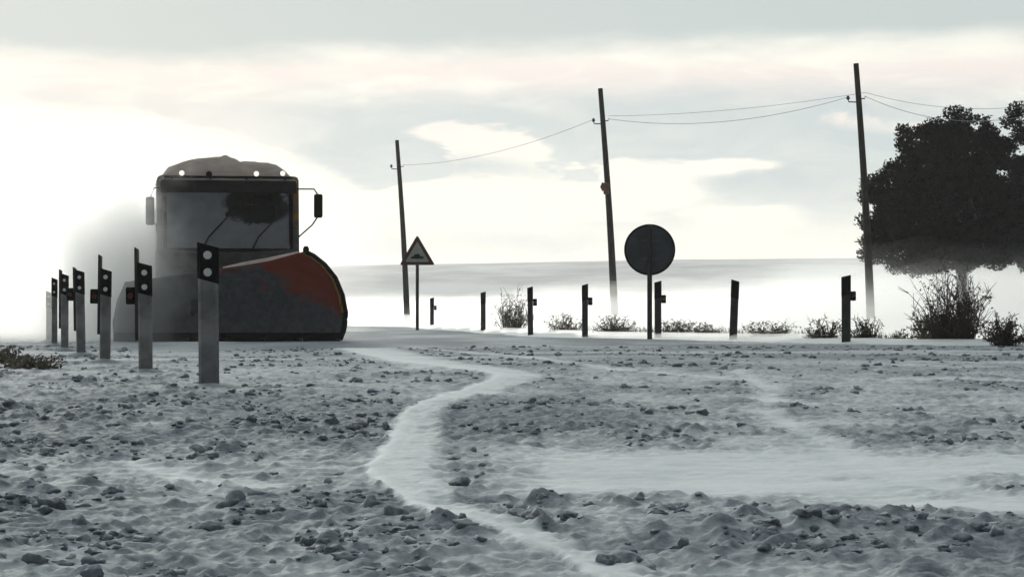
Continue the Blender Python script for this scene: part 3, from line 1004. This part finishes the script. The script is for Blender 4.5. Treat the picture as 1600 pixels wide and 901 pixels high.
def verge_grass():
    rng = np.random.default_rng(77)
    pts = np.array(catmull(RR, 10))
    t = np.gradient(pts, axis=0); t /= np.linalg.norm(t, axis=1)[:, None]
    nrm = np.stack([t[:, 1], -t[:, 0]], 1)
    if nrm[len(nrm) // 2][1] < 0: nrm = -nrm
    n = 9000
    k = rng.random(n) * (len(pts) - 1.01); i = k.astype(int); f = (k - i)[:, None]
    p = pts[i] * (1 - f) + pts[i + 1] * f + nrm[i] * (1.0 + 1.5 * rng.random(n) ** 1.5)[:, None]
    dens = fbm(p[:, 0] * 0.9, p[:, 1] * 0.3, 3, 4) + 0.10 * (p[:, 0] > 2.0) - 0.2 * (p[:, 0] < 1)
    keep = dens > 0.50
    p = p[keep]; n = len(p)
    z = base_z(p[:, 1]) + 0.02
    H = 0.10 + 0.16 * rng.random(n) ** 2
    a = rng.random(n) * 6.283
    lean = np.stack([np.cos(a), np.sin(a)], 1) * (H * (0.2 + 0.6 * rng.random(n)))[:, None]
    w = 0.006
    wv = np.stack([-np.sin(a), np.cos(a)], 1) * w
    b0 = np.concatenate([p - wv, z[:, None]], 1); b1 = np.concatenate([p + wv, z[:, None]], 1)
    m0 = np.concatenate([p + lean * 0.4 - wv * .7, (z + H * 0.65)[:, None]], 1); m1 = np.concatenate([p + lean * 0.4 + wv * .7, (z + H * 0.65)[:, None]], 1)
    tp = np.concatenate([p + lean, (z + H)[:, None]], 1)
    tp2 = tp + np.array([0.002, 0, 0.0])
    v = np.stack([b0, b1, m1, m0, tp, tp2], 1).reshape(-1, 3)
    o = (np.arange(n) * 6)[:, None]
    fs = np.concatenate([o + np.array([[0, 1, 2, 3]]), o + np.array([[3, 2, 5, 4]])])
    me = bpy.data.meshes.new('dry_grass'); mesh_from(me, v, fs)
    tag(link('dry_grass', me, M['grass']), 'sparse dry grass poking through the snow of the far verge', 'grass', kind='stuff')


verge_grass()


# ------------------------------------------------------------------ the snow plough lorry
def mat_grimy(name, paint, dirt, lo=0.42, hi=0.6, scale=2.2, bias=None, rough=0.45):
    """paint with caked snow and road grime"""
    m = bpy.data.materials.new(name); m.use_nodes = True
    t = m.node_tree; E.tree = t; b = t.nodes['Principled BSDF']
    tc = t.nodes.new('ShaderNodeTexCoord'); oc = E(tc.outputs['Object'])
    n = enoise(oc, scale, 6, 0.62, 0.4)
    if bias is not None:
        x, y, z = esep(oc)
        n = n + x * bias[0] + z * bias[1] + bias[2]
    f = sstep(lo, hi, n)
    n2 = enoise(oc, 9.0, 5, 0.6)
    d = emix(sstep(0.3, 0.7, n2), dirt, tuple(c * 0.6 for c in dirt))
    c = emix(f, paint, d)
    t.links.new(c.s, b.inputs['Base Color'])
    r = f * (0.85 - rough) + rough
    t.links.new(r.s, b.inputs['Roughness'])
    b.inputs['Specular IOR Level'].default_value = 0.3
    bn = t.nodes.new('ShaderNodeBump'); bn.inputs['Strength'].default_value = 0.3; bn.inputs['Distance'].default_value = 0.02
    t.links.new((n2 * f).s, bn.inputs['Height']); t.links.new(bn.outputs[0], b.inputs['Normal'])
    return m


def build_truck():
    Y0 = 38.6
    tx = GX(357, Y0)
    T = empty('snow_plough_truck', (tx, Y0, 0.045), math.atan2(-tx, Y0) * 1.0 - R(3.0) + R(0))
    T.rotation_euler.z = math.atan2(tx, Y0) * -1 * 0 + R(9.6)
    cabp = mat_grimy('orange_cab_paint', (0.42, 0.20, 0.03), (0.16, 0.165, 0.175), 0.32, 0.52, 1.6)
    cabdark = mat_grimy('dark_cab_front', (0.06, 0.05, 0.05), (0.13, 0.135, 0.145), 0.38, 0.6, 2.0)
    plr = mat_grimy('plough_red', (0.28, 0.044, 0.020), (0.115, 0.125, 0.14), 0.40, 0.62, 1.8, bias=(-0.26, -0.62, 0.80))
    inter = mat('cab_interior', (0.02, 0.02, 0.022), 0.8, 0.2)
    tyre = mat('tyre_rubber', (0.018, 0.018, 0.018), 0.85, 0.2, var=0.3)
    # --- cab shell
    W = 1.19
    b = MB()
    b.box((0, 0.95, 1.18), (2 * W, 1.9, 0.72), 0.07)                                # lower cab
    b.box((0, 1.86, 2.05), (2 * W - 0.02, 0.08, 1.25), 0.03)                        # rear wall
    for s in (-1, 1):
        # side wall frame: front pillar, rear pillar
        b.prism([(0.02, 1.50), (0.16, 1.50), (0.30, 2.70), (0.17, 2.70)], s * (W - 0.10), s * (W - 0.005), 'x')
        b.prism([(1.20, 1.50), (1.86, 1.50), (1.86, 2.70), (1.20, 2.70)], s * (W - 0.07), s * (W - 0.006), 'x')
    b.box((0, 1.02, 2.70), (2 * W, 1.72, 0.16), 0.07)
    b.build('cab', cabp, T)
    # doors
    for s in (-1, 1):
        b = MB(); b.prism([(0.18, 0.86), (1.18, 0.86), (1.18, 1.52), (0.18, 1.52)], s * (W - 0.03), s * (W + 0.012), 'x', 0.01)
        dr = b.build('door', cabp, T)
        b = MB(); b.prism([(0.20, 1.54), (1.18, 1.54), (1.18, 2.58), (0.32, 2.58)], s * (W - 0.055), s * (W - 0.045), 'x')
        b.build('window', M['glass'], dr)
        b = MB(); b.box((s * (W + 0.025), 1.08, 1.40), (0.03, 0.16, 0.035), 0.008); b.build('handle', M['black'], dr)
    # windscreen: slightly bowed pane leaning back
    n, m = 17, 9
    uu = np.linspace(-1, 1, n); vv = np.linspace(0, 1, m)
    X = np.repeat(uu[None] * (W - 0.14), m, 0); Z = np.repeat((1.52 + 1.0 * vv)[:, None], n, 1)
    Yw = 0.02 + 0.13 * vv[:, None] + 0.06 * (uu ** 2)[None]
    me = grid_mesh('windscreen', X, Yw, Z); me.shade_smooth()
    ws = link('windscreen', me, M['windscreen'], T)
    gk = [Vector((X[0, k], Yw[0, k], Z[0, k])) for k in range(n)] + [Vector((X[k, -1], Yw[k, -1], Z[k, -1])) for k in range(m)] \
        + [Vector((X[-1, k], Yw[-1, k], Z[-1, k])) for k in range(n - 1, -1, -1)] + [Vector((X[k, 0], Yw[k, 0], Z[k, 0])) for k in range(m - 1, -1, -1)]
    gk = [p for i, p in enumerate(gk) if i == 0 or (p - gk[i - 1]).length > 1e-4]
    MB().tube(gk, 0.036, 6, caps=False).build('gasket', M['black'], ws)
    for sx in (-0.45, 0.38):
        MB().tube([(sx, -0.03, 1.50), (sx + 0.12, 0.01, 1.74), (sx + 0.42, 0.07, 2.06)], [0.016, 0.014, 0.01], 6).build('wiper', M['black'], ws)
    # header above the pane and the sun visor
    b = MB(); b.box((0, 0.14, 2.575), (2 * W - 0.1, 0.09, 0.11), 0.02); b.build('windscreen_header', M['black'], T)
    b = MB(); b.prism([(-0.20, 2.47), (-0.16, 2.47), (0.12, 2.62), (0.12, 2.69), (0.02, 2.69)], -W + 0.06, W - 0.06, 'x', 0.008); b.build('sun_visor', M['black'], T)
    # front panel, grille, bumper, lamps
    b = MB(); b.box((0, -0.012, 1.34), (2 * W - 0.06, 0.06, 0.26), 0.02); b.build('front_panel', cabdark, T)
    b = MB(); b.box((0, -0.01, 0.98), (1.5, 0.05, 0.42), 0.015); gr = b.build('grille', M['black'], T)
    for k in range(5):
        b = MB(); b.box((0, -0.045, 0.83 + k * 0.075), (1.42, 0.03, 0.028), 0.006); b.build('slat', M['dark_metal'], gr)
    b = MB(); b.box((0, 0.02, 0.58), (2 * W, 0.22, 0.36), 0.05); b.build('bumper', cabdark, T)
    for s in (-1, 1):
        b = MB(); b.box((s * 0.93, -0.10, 0.62), (0.34, 0.04, 0.18), 0.03); hl = b.build('headlight', M['black'], T)
        MB().tube([(s * 0.93, -0.121, 0.62), (s * 0.93, -0.135, 0.62)], [0.075, 0.06], 16).build('lens', M['reflector'], hl)
        b = MB(); b.box((s * (W - 0.03), 0.02, 1.02), (0.07, 0.10, 0.34), 0.02); b.build('corner_panel', cabp, T)
    # cab interior
    b = MB(); b.box((0, 0.34, 1.48), (2 * W - 0.22, 0.42, 0.16), 0.05); b.build('dashboard', inter, T)
    for s in (-1, 1):
        b = MB(); b.box((s * 0.62, 1.15, 1.55), (0.52, 0.5, 0.14), 0.05); b.box((s * 0.62, 1.42, 1.98), (0.50, 0.14, 0.75), 0.06); b.box((s * 0.62, 1.44, 2.42), (0.28, 0.10, 0.18), 0.04)
        b.build('seat', inter, T)
    b = MB()
    ring = [(0.62 + 0.22 * math.cos(a), 0.62 - 0.12 * math.sin(a), 1.72 + 0.18 * math.sin(a)) for a in np.linspace(0, 2 * math.pi, 25)]
    b.tube(ring, 0.018, 6, caps=False); b.tube([(0.62, 0.62, 1.72), (0.62, 0.45, 1.5)], 0.03, 8); b.build('steering_wheel', inter, T)
    # snow-crusted roof dome with lamps
    nx, ny = 61, 19
    u = np.linspace(-1, 1, nx); v = np.linspace(0, 1, ny)
    prof = np.interp(u, [-1, -0.97, -0.86, -0.72, -0.5, -0.25, -0.10, 0.03, 0.12, 0.2, 0.4, 0.62, 0.74, 0.85, 0.95, 1], [0, 0.10, 0.26, 0.32, 0.40, 0.44, 0.465, 0.46, 0.42, 0.37, 0.36, 0.35, 0.31, 0.22, 0.10, 0]) / 0.43
    bump = np.ones(nx)
    fy = np.sin(np.clip(v * 1.02, 0, 1) * math.pi) ** 0.7
    Xr = np.repeat((u * (W - 0.045))[None], ny, 0)
    Yr = np.repeat((0.02 + 1.9 * v)[:, None], nx, 1)
    Zr = 2.70 + 0.43 * (prof * bump)[None] * fy[:, None]
    Zr += 0.07 * (fbm(Xr * 6.2 + 3, Yr * 3, 4, 2) - 0.5) * fy[:, None] * prof[None]
    Zr[0] = 2.66; Zr[-1] = 2.66
    me = grid_mesh('roof_snow', Xr, Yr, Zr); me.shade_smooth()
    link('roof_snow', me, M['roof_snow'], T)
    b = MB(); b.tube([(-W + 0.12, -0.02, 2.74), (W - 0.12, -0.02, 2.74)], 0.022, 8)
    for xx in (-0.95, -0.3, 0.3, 0.95): b.tube([(xx, -0.02, 2.74), (xx, 0.12, 2.70)], 0.015, 6)
    b.build('lamp_rail', M['black'], T)
    for xx, zz, lit in ((-0.78, 2.80, 1), (-0.33, 2.785, 0), (0.46, 2.80, 1), (0.90, 2.81, 1)):
        b = MB(); b.tube([(xx, 0.05, zz), (xx, -0.03, zz), (xx, -0.06, zz)], [0.04, 0.052, 0.054], 14); rl = b.build('roof_lamp', M['black'], T)
        MB().tube([(xx, -0.061, zz), (xx, -0.070, zz)], [0.046, 0.040], 14).build('lens', M['lamp_on'] if lit else M['black'], rl)
    for s, xo, z0, z1 in ((1, 1.50, 2.07, 2.47), (-1, -1.30, 1.93, 2.40)):
        b = MB()
        b.tube([(s * (W - 0.04), 0.12, 2.56), (xo - s * 0.07, 0.0, 2.555), (xo, -0.02, z1 - 0.02)], 0.013, 6)
        b.tube([(s * (W - 0.02), 0.10, 1.74), (xo - s * 0.10, 0.0, 1.95), (xo, -0.02, z0 + 0.03)], 0.013, 6)
        ar = b.build('mirror_arm', M['black'], T)
        b = MB(); b.box((xo, -0.03, (z0 + z1) / 2), (0.145, 0.09, z1 - z0), 0.03); b.build('mirror', M['black'], ar)
    # chassis, body, wheels
    b = MB()
    for s in (-1, 1): b.box((s * 0.42, 3.3, 0.85), (0.09, 6.4, 0.24), 0.01)
    for yy in (0.6, 2.2, 3.6, 5.0, 6.2): b.box((0, yy, 0.85), (0.78, 0.09, 0.2), 0.01)
    b.build('chassis', M['black'], T)
    b = MB()
    b.prism([(-1.12, 1.05), (1.12, 1.05), (1.16, 2.35), (1.10, 2.45), (-1.10, 2.45), (-1.16, 2.35)], 2.15, 6.5, 'y', 0.03)
    hb = b.build('salt_hopper', cabp, T)
    for yy in (2.6, 3.6, 4.6, 5.6):
        for s in (-1, 1):
            b = MB(); b.box((s * 1.155, yy, 1.7), (0.06, 0.09, 1.25), 0.012); b.build('rib', cabp, hb)
    for yy in (0.95, 4.4, 5.7):
        for s in (-1, 1):
            prof_ = [(0.30, -0.15), (0.49, -0.15), (0.52, -0.10), (0.52, 0.10), (0.49, 0.15), (0.30, 0.15)]
            b = MB(); nn = 28; rg = []
            for k in range(nn):
                a = 2 * math.pi * k / nn
                rg.append([b.bm.verts.new((s * 1.0 + xo, yy + r_ * math.cos(a), 0.50 + r_ * math.sin(a))) for r_, xo in prof_])
            for k in range(nn):
                for j in range(len(prof_) - 1):
                    b.bm.faces.new((rg[k][j], rg[(k + 1) % nn][j], rg[(k + 1) % nn][j + 1], rg[k][j + 1]))
            wh = b.build('wheel', tyre, T)
            b = MB(); b.tube([(s * 0.90, yy, 0.5), (s * 1.09, yy, 0.5)], 0.305, 24); b.tube([(s * 1.08, yy, 0.5), (s * 1.14, yy, 0.5)], [0.14, 0.10], 12)
            b.build('rim', M['grey_metal'], wh)
    # --- plough: concave mouldboard, tall rounded end at the driver's side
    nu, nv = 49, 21
    v = np.linspace(0, 1, nv); u = np.linspace(0, 1, nu)
    xr = np.interp(v, [0, 0.12, 0.3, 0.5, 0.7, 0.85, 0.95, 1.0], [1.76, 1.84, 1.87, 1.82, 1.70, 1.52, 1.33, 1.20])
    xl = np.interp(v, [0, 0.3, 0.7, 1.0], [-1.93, -1.95, -1.88, -1.75])
    S = xl[:, None] * (1 - u) + xr[:, None] * u                   # along the blade
    topz = np.interp(S, [-2, -1.2, -0.2, 0.6, 1.25, 1.9], [0.92, 1.02, 1.16, 1.30, 1.46, 1.46])
    Zp = 0.05 + (topz - 0.05) * v[:, None]
    curve = -0.30 * (2 * v - 1)[:, None] ** 2 * (0.6 + 0.4 * (topz / 1.46))   # top and foot reach forward
    yaw = -0.20
    Xp = S * math.cos(yaw); Yp = -1.15 + S * math.sin(yaw) + curve + 0.15
    me = grid_mesh('plough_blade', Xp, Yp, Zp); me.shade_smooth()
    so = me
    pb = link('plough_blade', me, plr, T)
    sm = pb.modifiers.new('thickness', 'SOLIDIFY'); sm.thickness = 0.02; sm.offset = -1
    # rim along the rounded end and over the top
    edge = [Vector((Xp[k, -1], Yp[k, -1], Zp[k, -1])) for k in range(nv)]
    MB().tube(edge, 0.042, 8).build('end_rim', M['black'], pb)
    inner = [p + Vector((-0.055, -0.02, 0.0)) for p in edge[6:]]
    MB().tube(inner, 0.022, 6).build('yellow_edge', mat('yellow_edge', (0.38, 0.22, 0.03), 0.6, 0.3, var=0.4), pb)
    topl = [Vector((Xp[-1, k], Yp[-1, k], Zp[-1, k])) for k in range(nu)]
    MB().tube(topl, 0.024, 6).build('top_rim', plr, pb)
    MB().tube([p + Vector((0, -0.01, 0.035)) for p in topl[26:47]], [0.01 + 0.022 * math.sin(math.pi * (k + 0.5) / 21) for k in range(21)], 8).build('snow_ledge', M['roof_snow'], pb)
    foot = MB()
    for k in range(6):
        a = int(k * (nu - 1) / 6); c = int((k + 1) * (nu - 1) / 6)
        p, q = Vector((Xp[0, a], Yp[0, a], 0)), Vector((Xp[0, c], Yp[0, c], 0))
        d = (q - p); ln = d.length - 0.01
        fb = MB(); fb.box(((p.x + q.x) / 2, (p.y + q.y) / 2 - 0.03, 0.075), (ln, 0.03, 0.15), 0.005, Matrix.Identity(3)); 
        fb.build('cutting_edge', M['black'], pb)
    foot.bm.free()
    for k in (4, 14, 24, 34, 44):
        pts = [Vector((Xp[j, k], Yp[j, k] + 0.05, Zp[j, k])) for j in range(nv)]
        MB().tube(pts, 0.035, 6).build('back_rib', plr, pb)
    e = edge[-1]
    MB().tube([e, e + Vector((0, 0, 0.06)), e + Vector((0, 0, 0.10))], [0.05, 0.05, 0.03], 8).build('marker_knob', M['black'], pb)
    b = MB()
    for s in (-1, 1):
        b.tube([(s * 0.5, 0.05, 0.50), (s * 0.5, -0.85, 0.40)], 0.06, 8)
        b.tube([(s * 0.35, -0.02, 1.0), (s * 0.35, -0.85, 0.75)], 0.04, 8)
    b.box((0, -0.85, 0.55), (1.3, 0.10, 0.30), 0.02)
    b.build('push_frame', M['black'], T)
    tag(T, 'orange snow plough truck with red curved blade driving towards the viewer', 'truck')
    return T


def special_mats():
    # windscreen: dark glass under a patchy grey layer, clear and dark in one oval
    m = bpy.data.materials.new('windscreen_glass'); m.use_nodes = True; t = m.node_tree; E.tree = t
    b = t.nodes['Principled BSDF']; out = t.nodes['Material Output']
    tc = t.nodes.new('ShaderNodeTexCoord'); g = E(tc.outputs['Object']); x, y, z = esep(g)
    n = enoise(g, 4.0, 6, 0.65, 0.5)
    ax = (x - 0.50) / 0.58 + (n - 0.5) * 1.0; az = (z - 2.30) / 0.36 + (n - 0.5) * 1.2
    d = ax * ax + az * az
    f = sstep(0.55, 1.25, d) * (0.88 + (n - 0.5) * 0.5)
    c = emix(f, (0.010, 0.014, 0.014), (0.38, 0.40, 0.44))
    t.links.new(c.s, b.inputs['Base Color'])
    t.links.new((f * 0.5 + 0.12).s, b.inputs['Roughness'])
    b.inputs['Specular IOR Level'].default_value = 0.4
    tr = t.nodes.new('ShaderNodeBsdfTransparent'); mx = t.nodes.new('ShaderNodeMixShader')
    t.links.new((0.55 + f * 0.45).s, mx.inputs[0]); t.links.new(tr.outputs[0], mx.inputs[1]); t.links.new(b.outputs[0], mx.inputs[2])
    t.links.new(mx.outputs[0], out.inputs[0])
    M['windscreen'] = m
    m = bpy.data.materials.new('side_glass'); m.use_nodes = True; t = m.node_tree
    b = t.nodes['Principled BSDF']; out = t.nodes['Material Output']
    b.inputs['Base Color'].default_value = (0.02, 0.025, 0.025, 1); b.inputs['Roughness'].default_value = 0.1
    tr = t.nodes.new('ShaderNodeBsdfTransparent'); mx = t.nodes.new('ShaderNodeMixShader'); mx.inputs[0].default_value = 0.5
    t.links.new(tr.outputs[0], mx.inputs[1]); t.links.new(b.outputs[0], mx.inputs[2]); t.links.new(mx.outputs[0], out.inputs[0])
    M['glass'] = m
    M['roof_snow'] = mat('roof_snow_crust', (0.93, 0.86, 0.83), 0.7, 0.2, var=0.45, vscale=4.5, bump=0.4, bscale=10)
    m = M['roof_snow']; t = m.node_tree
    pb_ = t.nodes['Principled BSDF']; ou = t.nodes['Material Output']
    tl = t.nodes.new('ShaderNodeBsdfTranslucent'); tl.inputs[0].default_value = (0.95, 0.84, 0.80, 1)
    mx = t.nodes.new('ShaderNodeMixShader'); mx.inputs[0].default_value = 0.7
    t.links.new(pb_.outputs[0], mx.inputs[1]); t.links.new(tl.outputs[0], mx.inputs[2]); t.links.new(mx.outputs[0], ou.inputs[0])
    M['lamp_on'] = mat('lit_lamp_lens', (0.9, 0.88, 0.8), 0.3, 0.4, emit=((1.0, 0.95, 0.85), 0.9))


special_mats()
TRUCK = build_truck()


# ------------------------------------------------------------------ blowing snow and haze
SX = [-80, -30, -12, -8, -2.6, -0.75, 0.4, 1.4, 2.5, 3.8, 5.3, 10, 30, 90]
SY = [80, 80, 88, 90, 79, 63, 54, 48.5, 45.5, 43.5, 41.5, 40, 40, 46]


def drift_layer(name, off, thick, dens, ramp, far, seed, label, g=0.76, flat=0.0, leftk=1.0):
    """low veil of drifting snow over the plain; closed body with an uneven top"""
    nx, ny = 240, 130
    xs = np.linspace(-1, 1, nx); vv = np.linspace(0, 1, ny)
    Yr = 38 * (far / 38) ** vv
    X = xs[None] * (0.34 * Yr + 30)[:, None]; Y = np.repeat(Yr[:, None], nx, 1)
    st = np.interp(X, SX, SY) + off
    t = sst(0, ramp, Y - st + 6 * (fbm(X * 0.12, Y * 0.08, 3, seed) - 0.5))
    rag = (0.30 + 0.8 * fbm(X * 0.10, Y * 0.045, 4, seed + 3) + 0.6 * fbm(X * 0.38, Y * 0.16, 3, seed + 5)) * (1 - flat) + flat
    thick = thick * (leftk + (1 - leftk) * sst(0.05, 0.16, X / Y))
    Zt = -0.35 + (0.35 + thick * rag) * t
    e = np.minimum(1 - sst(0.95, 1, np.abs(xs))[None], 1 - sst(0.93, 1, vv)[:, None])
    Zt = Zt * e - 0.35 * (1 - e)
    n = nx * ny
    top = np.stack([X, Y, Zt], -1).reshape(-1, 3)
    bot = np.stack([X, Y, np.full_like(X, -0.7)], -1).reshape(-1, 3)
    idx = np.arange(n).reshape(ny, nx)
    q = np.stack([idx[:-1, :-1], idx[:-1, 1:], idx[1:, 1:], idx[1:, :-1]], -1).reshape(-1, 4)
    ring = np.concatenate([idx[0, :], idx[1:, -1], idx[-1, -2::-1], idx[-2:0:-1, 0]])
    r2 = np.roll(ring, -1)
    side = np.stack([ring, ring + n, r2 + n, r2], -1)
    me = bpy.data.meshes.new(name)
    mesh_from(me, np.concatenate([top, bot]), np.concatenate([q, q[:, ::-1] + n, side]))
    o = link(name, me, mat_volume(name + '_veil', dens, g=g))
    tag(o, label, 'blowing snow', kind='stuff')


drift_layer('blowing_snow', -8.5, 0.15, 0.9, 4.0, 300, 5, 'bright skim of drifting snow along the far verge', flat=0.7)
drift_layer('blowing_snow', 0.0, 0.40, 0.10, 6, 420, 3, 'dense ground-hugging veil of blowing snow beyond the road')
drift_layer('blowing_snow', 3.0, 0.80, 0.018, 12, 520, 13, 'knee high veil of blowing snow over the plain')
drift_layer('blowing_snow', 5.0, 1.25, 0.016, 18, 540, 17, 'waist high veil of blowing snow over the plain')
drift_layer('blowing_snow', 6.0, 1.65, 0.010, 24, 600, 23, 'head high thin veil of blowing snow over the plain', flat=0.0, leftk=0.62)
drift_layer('blowing_snow', 6.0, 2.00, 0.007, 26, 620, 25, 'thin veil of blowing snow just under the pine branches', flat=0.0, leftk=0.60)
drift_layer('blowing_snow', 6.0, 2.35, 0.006, 28, 640, 27, 'thin veil of blowing snow reaching the lowest pine branches', flat=0.0, leftk=0.58)
drift_layer('blowing_snow', 6.0, 2.75, 0.005, 30, 660, 29, 'thin upper veil of blowing snow reaching into the pine crowns', flat=0.0, leftk=0.55)
drift_layer('blowing_snow', 6.0, 3.20, 0.004, 32, 660, 33, 'thinnest topmost veil of blowing snow among the pine crowns', flat=0.0, leftk=0.5)


def plume():
    """cloud of snow thrown up by the plough, on its far left side and behind it"""
    x0, x1, y0, y1, z0, z1 = -24.0, -3.2, 34.5, 62.0, -0.4, 6.6
    b = MB(); b.box(((x0 + x1) / 2, (y0 + y1) / 2, (z0 + z1) / 2), (x1 - x0, y1 - y0, z1 - z0))
    m = bpy.data.materials.new('thrown_snow'); m.use_nodes = True
    t = m.node_tree; t.nodes.clear(); E.tree = t
    o = t.nodes.new('ShaderNodeOutputMaterial'); v = t.nodes.new('ShaderNodeVolumePrincipled')
    v.inputs['Color'].default_value = (0.995, 0.995, 0.992, 1); v.inputs['Anisotropy'].default_value = 0.80
    tc = t.nodes.new('ShaderNodeTexCoord'); oc = E(tc.outputs['Object'])
    x, y, z = esep(oc)
    n = enoise(ecomb(x * 0.7, y * 0.35, z * 0.9), 1.0, 5, 0.65, 0.8)
    # body leaves the blade at its trailing end and widens backwards
    ctr = -7.6 - (y - 37.0) * 0.16
    dx = (x - ctr)
    wl = 2.2 + (y - 36.0) * 0.34
    a = dx / wl
    top = 3.1 + (y - 36.0) * 0.09
    c = z / top
    body = 1.0 - sstep(0.35, 1.0, E.op('SQRT', a * a + c * c * 0.9) + (n - 0.5) * 1.3)
    front = sstep(34.6, 39.5, y + (n - 0.5) * 5.0) * (1.0 - sstep(54.0, 62.0, y))
    dn = body * front * (0.05 + 0.30 * sstep(0.42, 0.70, n))
    t.links.new(dn.s, v.inputs['Density']); t.links.new(v.outputs[0], o.inputs['Volume'])
    ob = b.build('snow_spray', m, smooth=False)
    tag(ob, 'cloud of snow thrown up to the left of the plough truck', 'snow spray', kind='stuff')


plume()


def spray_core():
    """dense boiling snow beside and behind the cab"""
    x0, x1, y0, y1, z0, z1 = -10.2, -4.0, 35.2, 45.0, -0.3, 4.0
    b = MB(); b.box(((x0 + x1) / 2, (y0 + y1) / 2, (z0 + z1) / 2), (x1 - x0, y1 - y0, z1 - z0))
    m = bpy.data.materials.new('boiling_snow'); m.use_nodes = True
    t = m.node_tree; t.nodes.clear(); E.tree = t
    o = t.nodes.new('ShaderNodeOutputMaterial'); v = t.nodes.new('ShaderNodeVolumePrincipled')
    v.inputs['Color'].default_value = (0.997, 0.997, 0.995, 1); v.inputs['Anisotropy'].default_value = 0.66
    tc = t.nodes.new('ShaderNodeTexCoord'); x, y, z = esep(E(tc.outputs['Object']))
    n = enoise(ecomb(x, y * 0.7, z), 1.5, 5, 0.68, 0.9)
    ctr = -6.30 - (y - 37.0) * 0.15
    a = (x - ctr) / 1.45
    c = (z - 0.9) / 2.3
    body = 1.0 - sstep(0.30, 1.0, E.op('SQRT', a * a + c * c) + (n - 0.5) * 2.4)
    front = sstep(35.2, 39.0, y + (n - 0.5) * 3.0) * (1.0 - sstep(42.0, 45.0, y))
    dn = body * front * 0.95
    t.links.new(dn.s, v.inputs['Density']); t.links.new(v.outputs[0], o.inputs['Volume'])
    ob = b.build('snow_spray', m, smooth=False)
    tag(ob, 'dense grey billows of snow boiling beside the cab of the plough truck', 'snow spray', kind='stuff')


spray_core()


def haze():
    b = MB(); b.box((0, 750, 19), (5600, 2300, 42))
    ob = b.build('haze', mat_volume('thin_haze', 0.00030, (0.985, 0.975, 0.98), 0.6), smooth=False)
    tag(ob, 'thin winter haze over the plain', 'haze', kind='stuff')


haze()
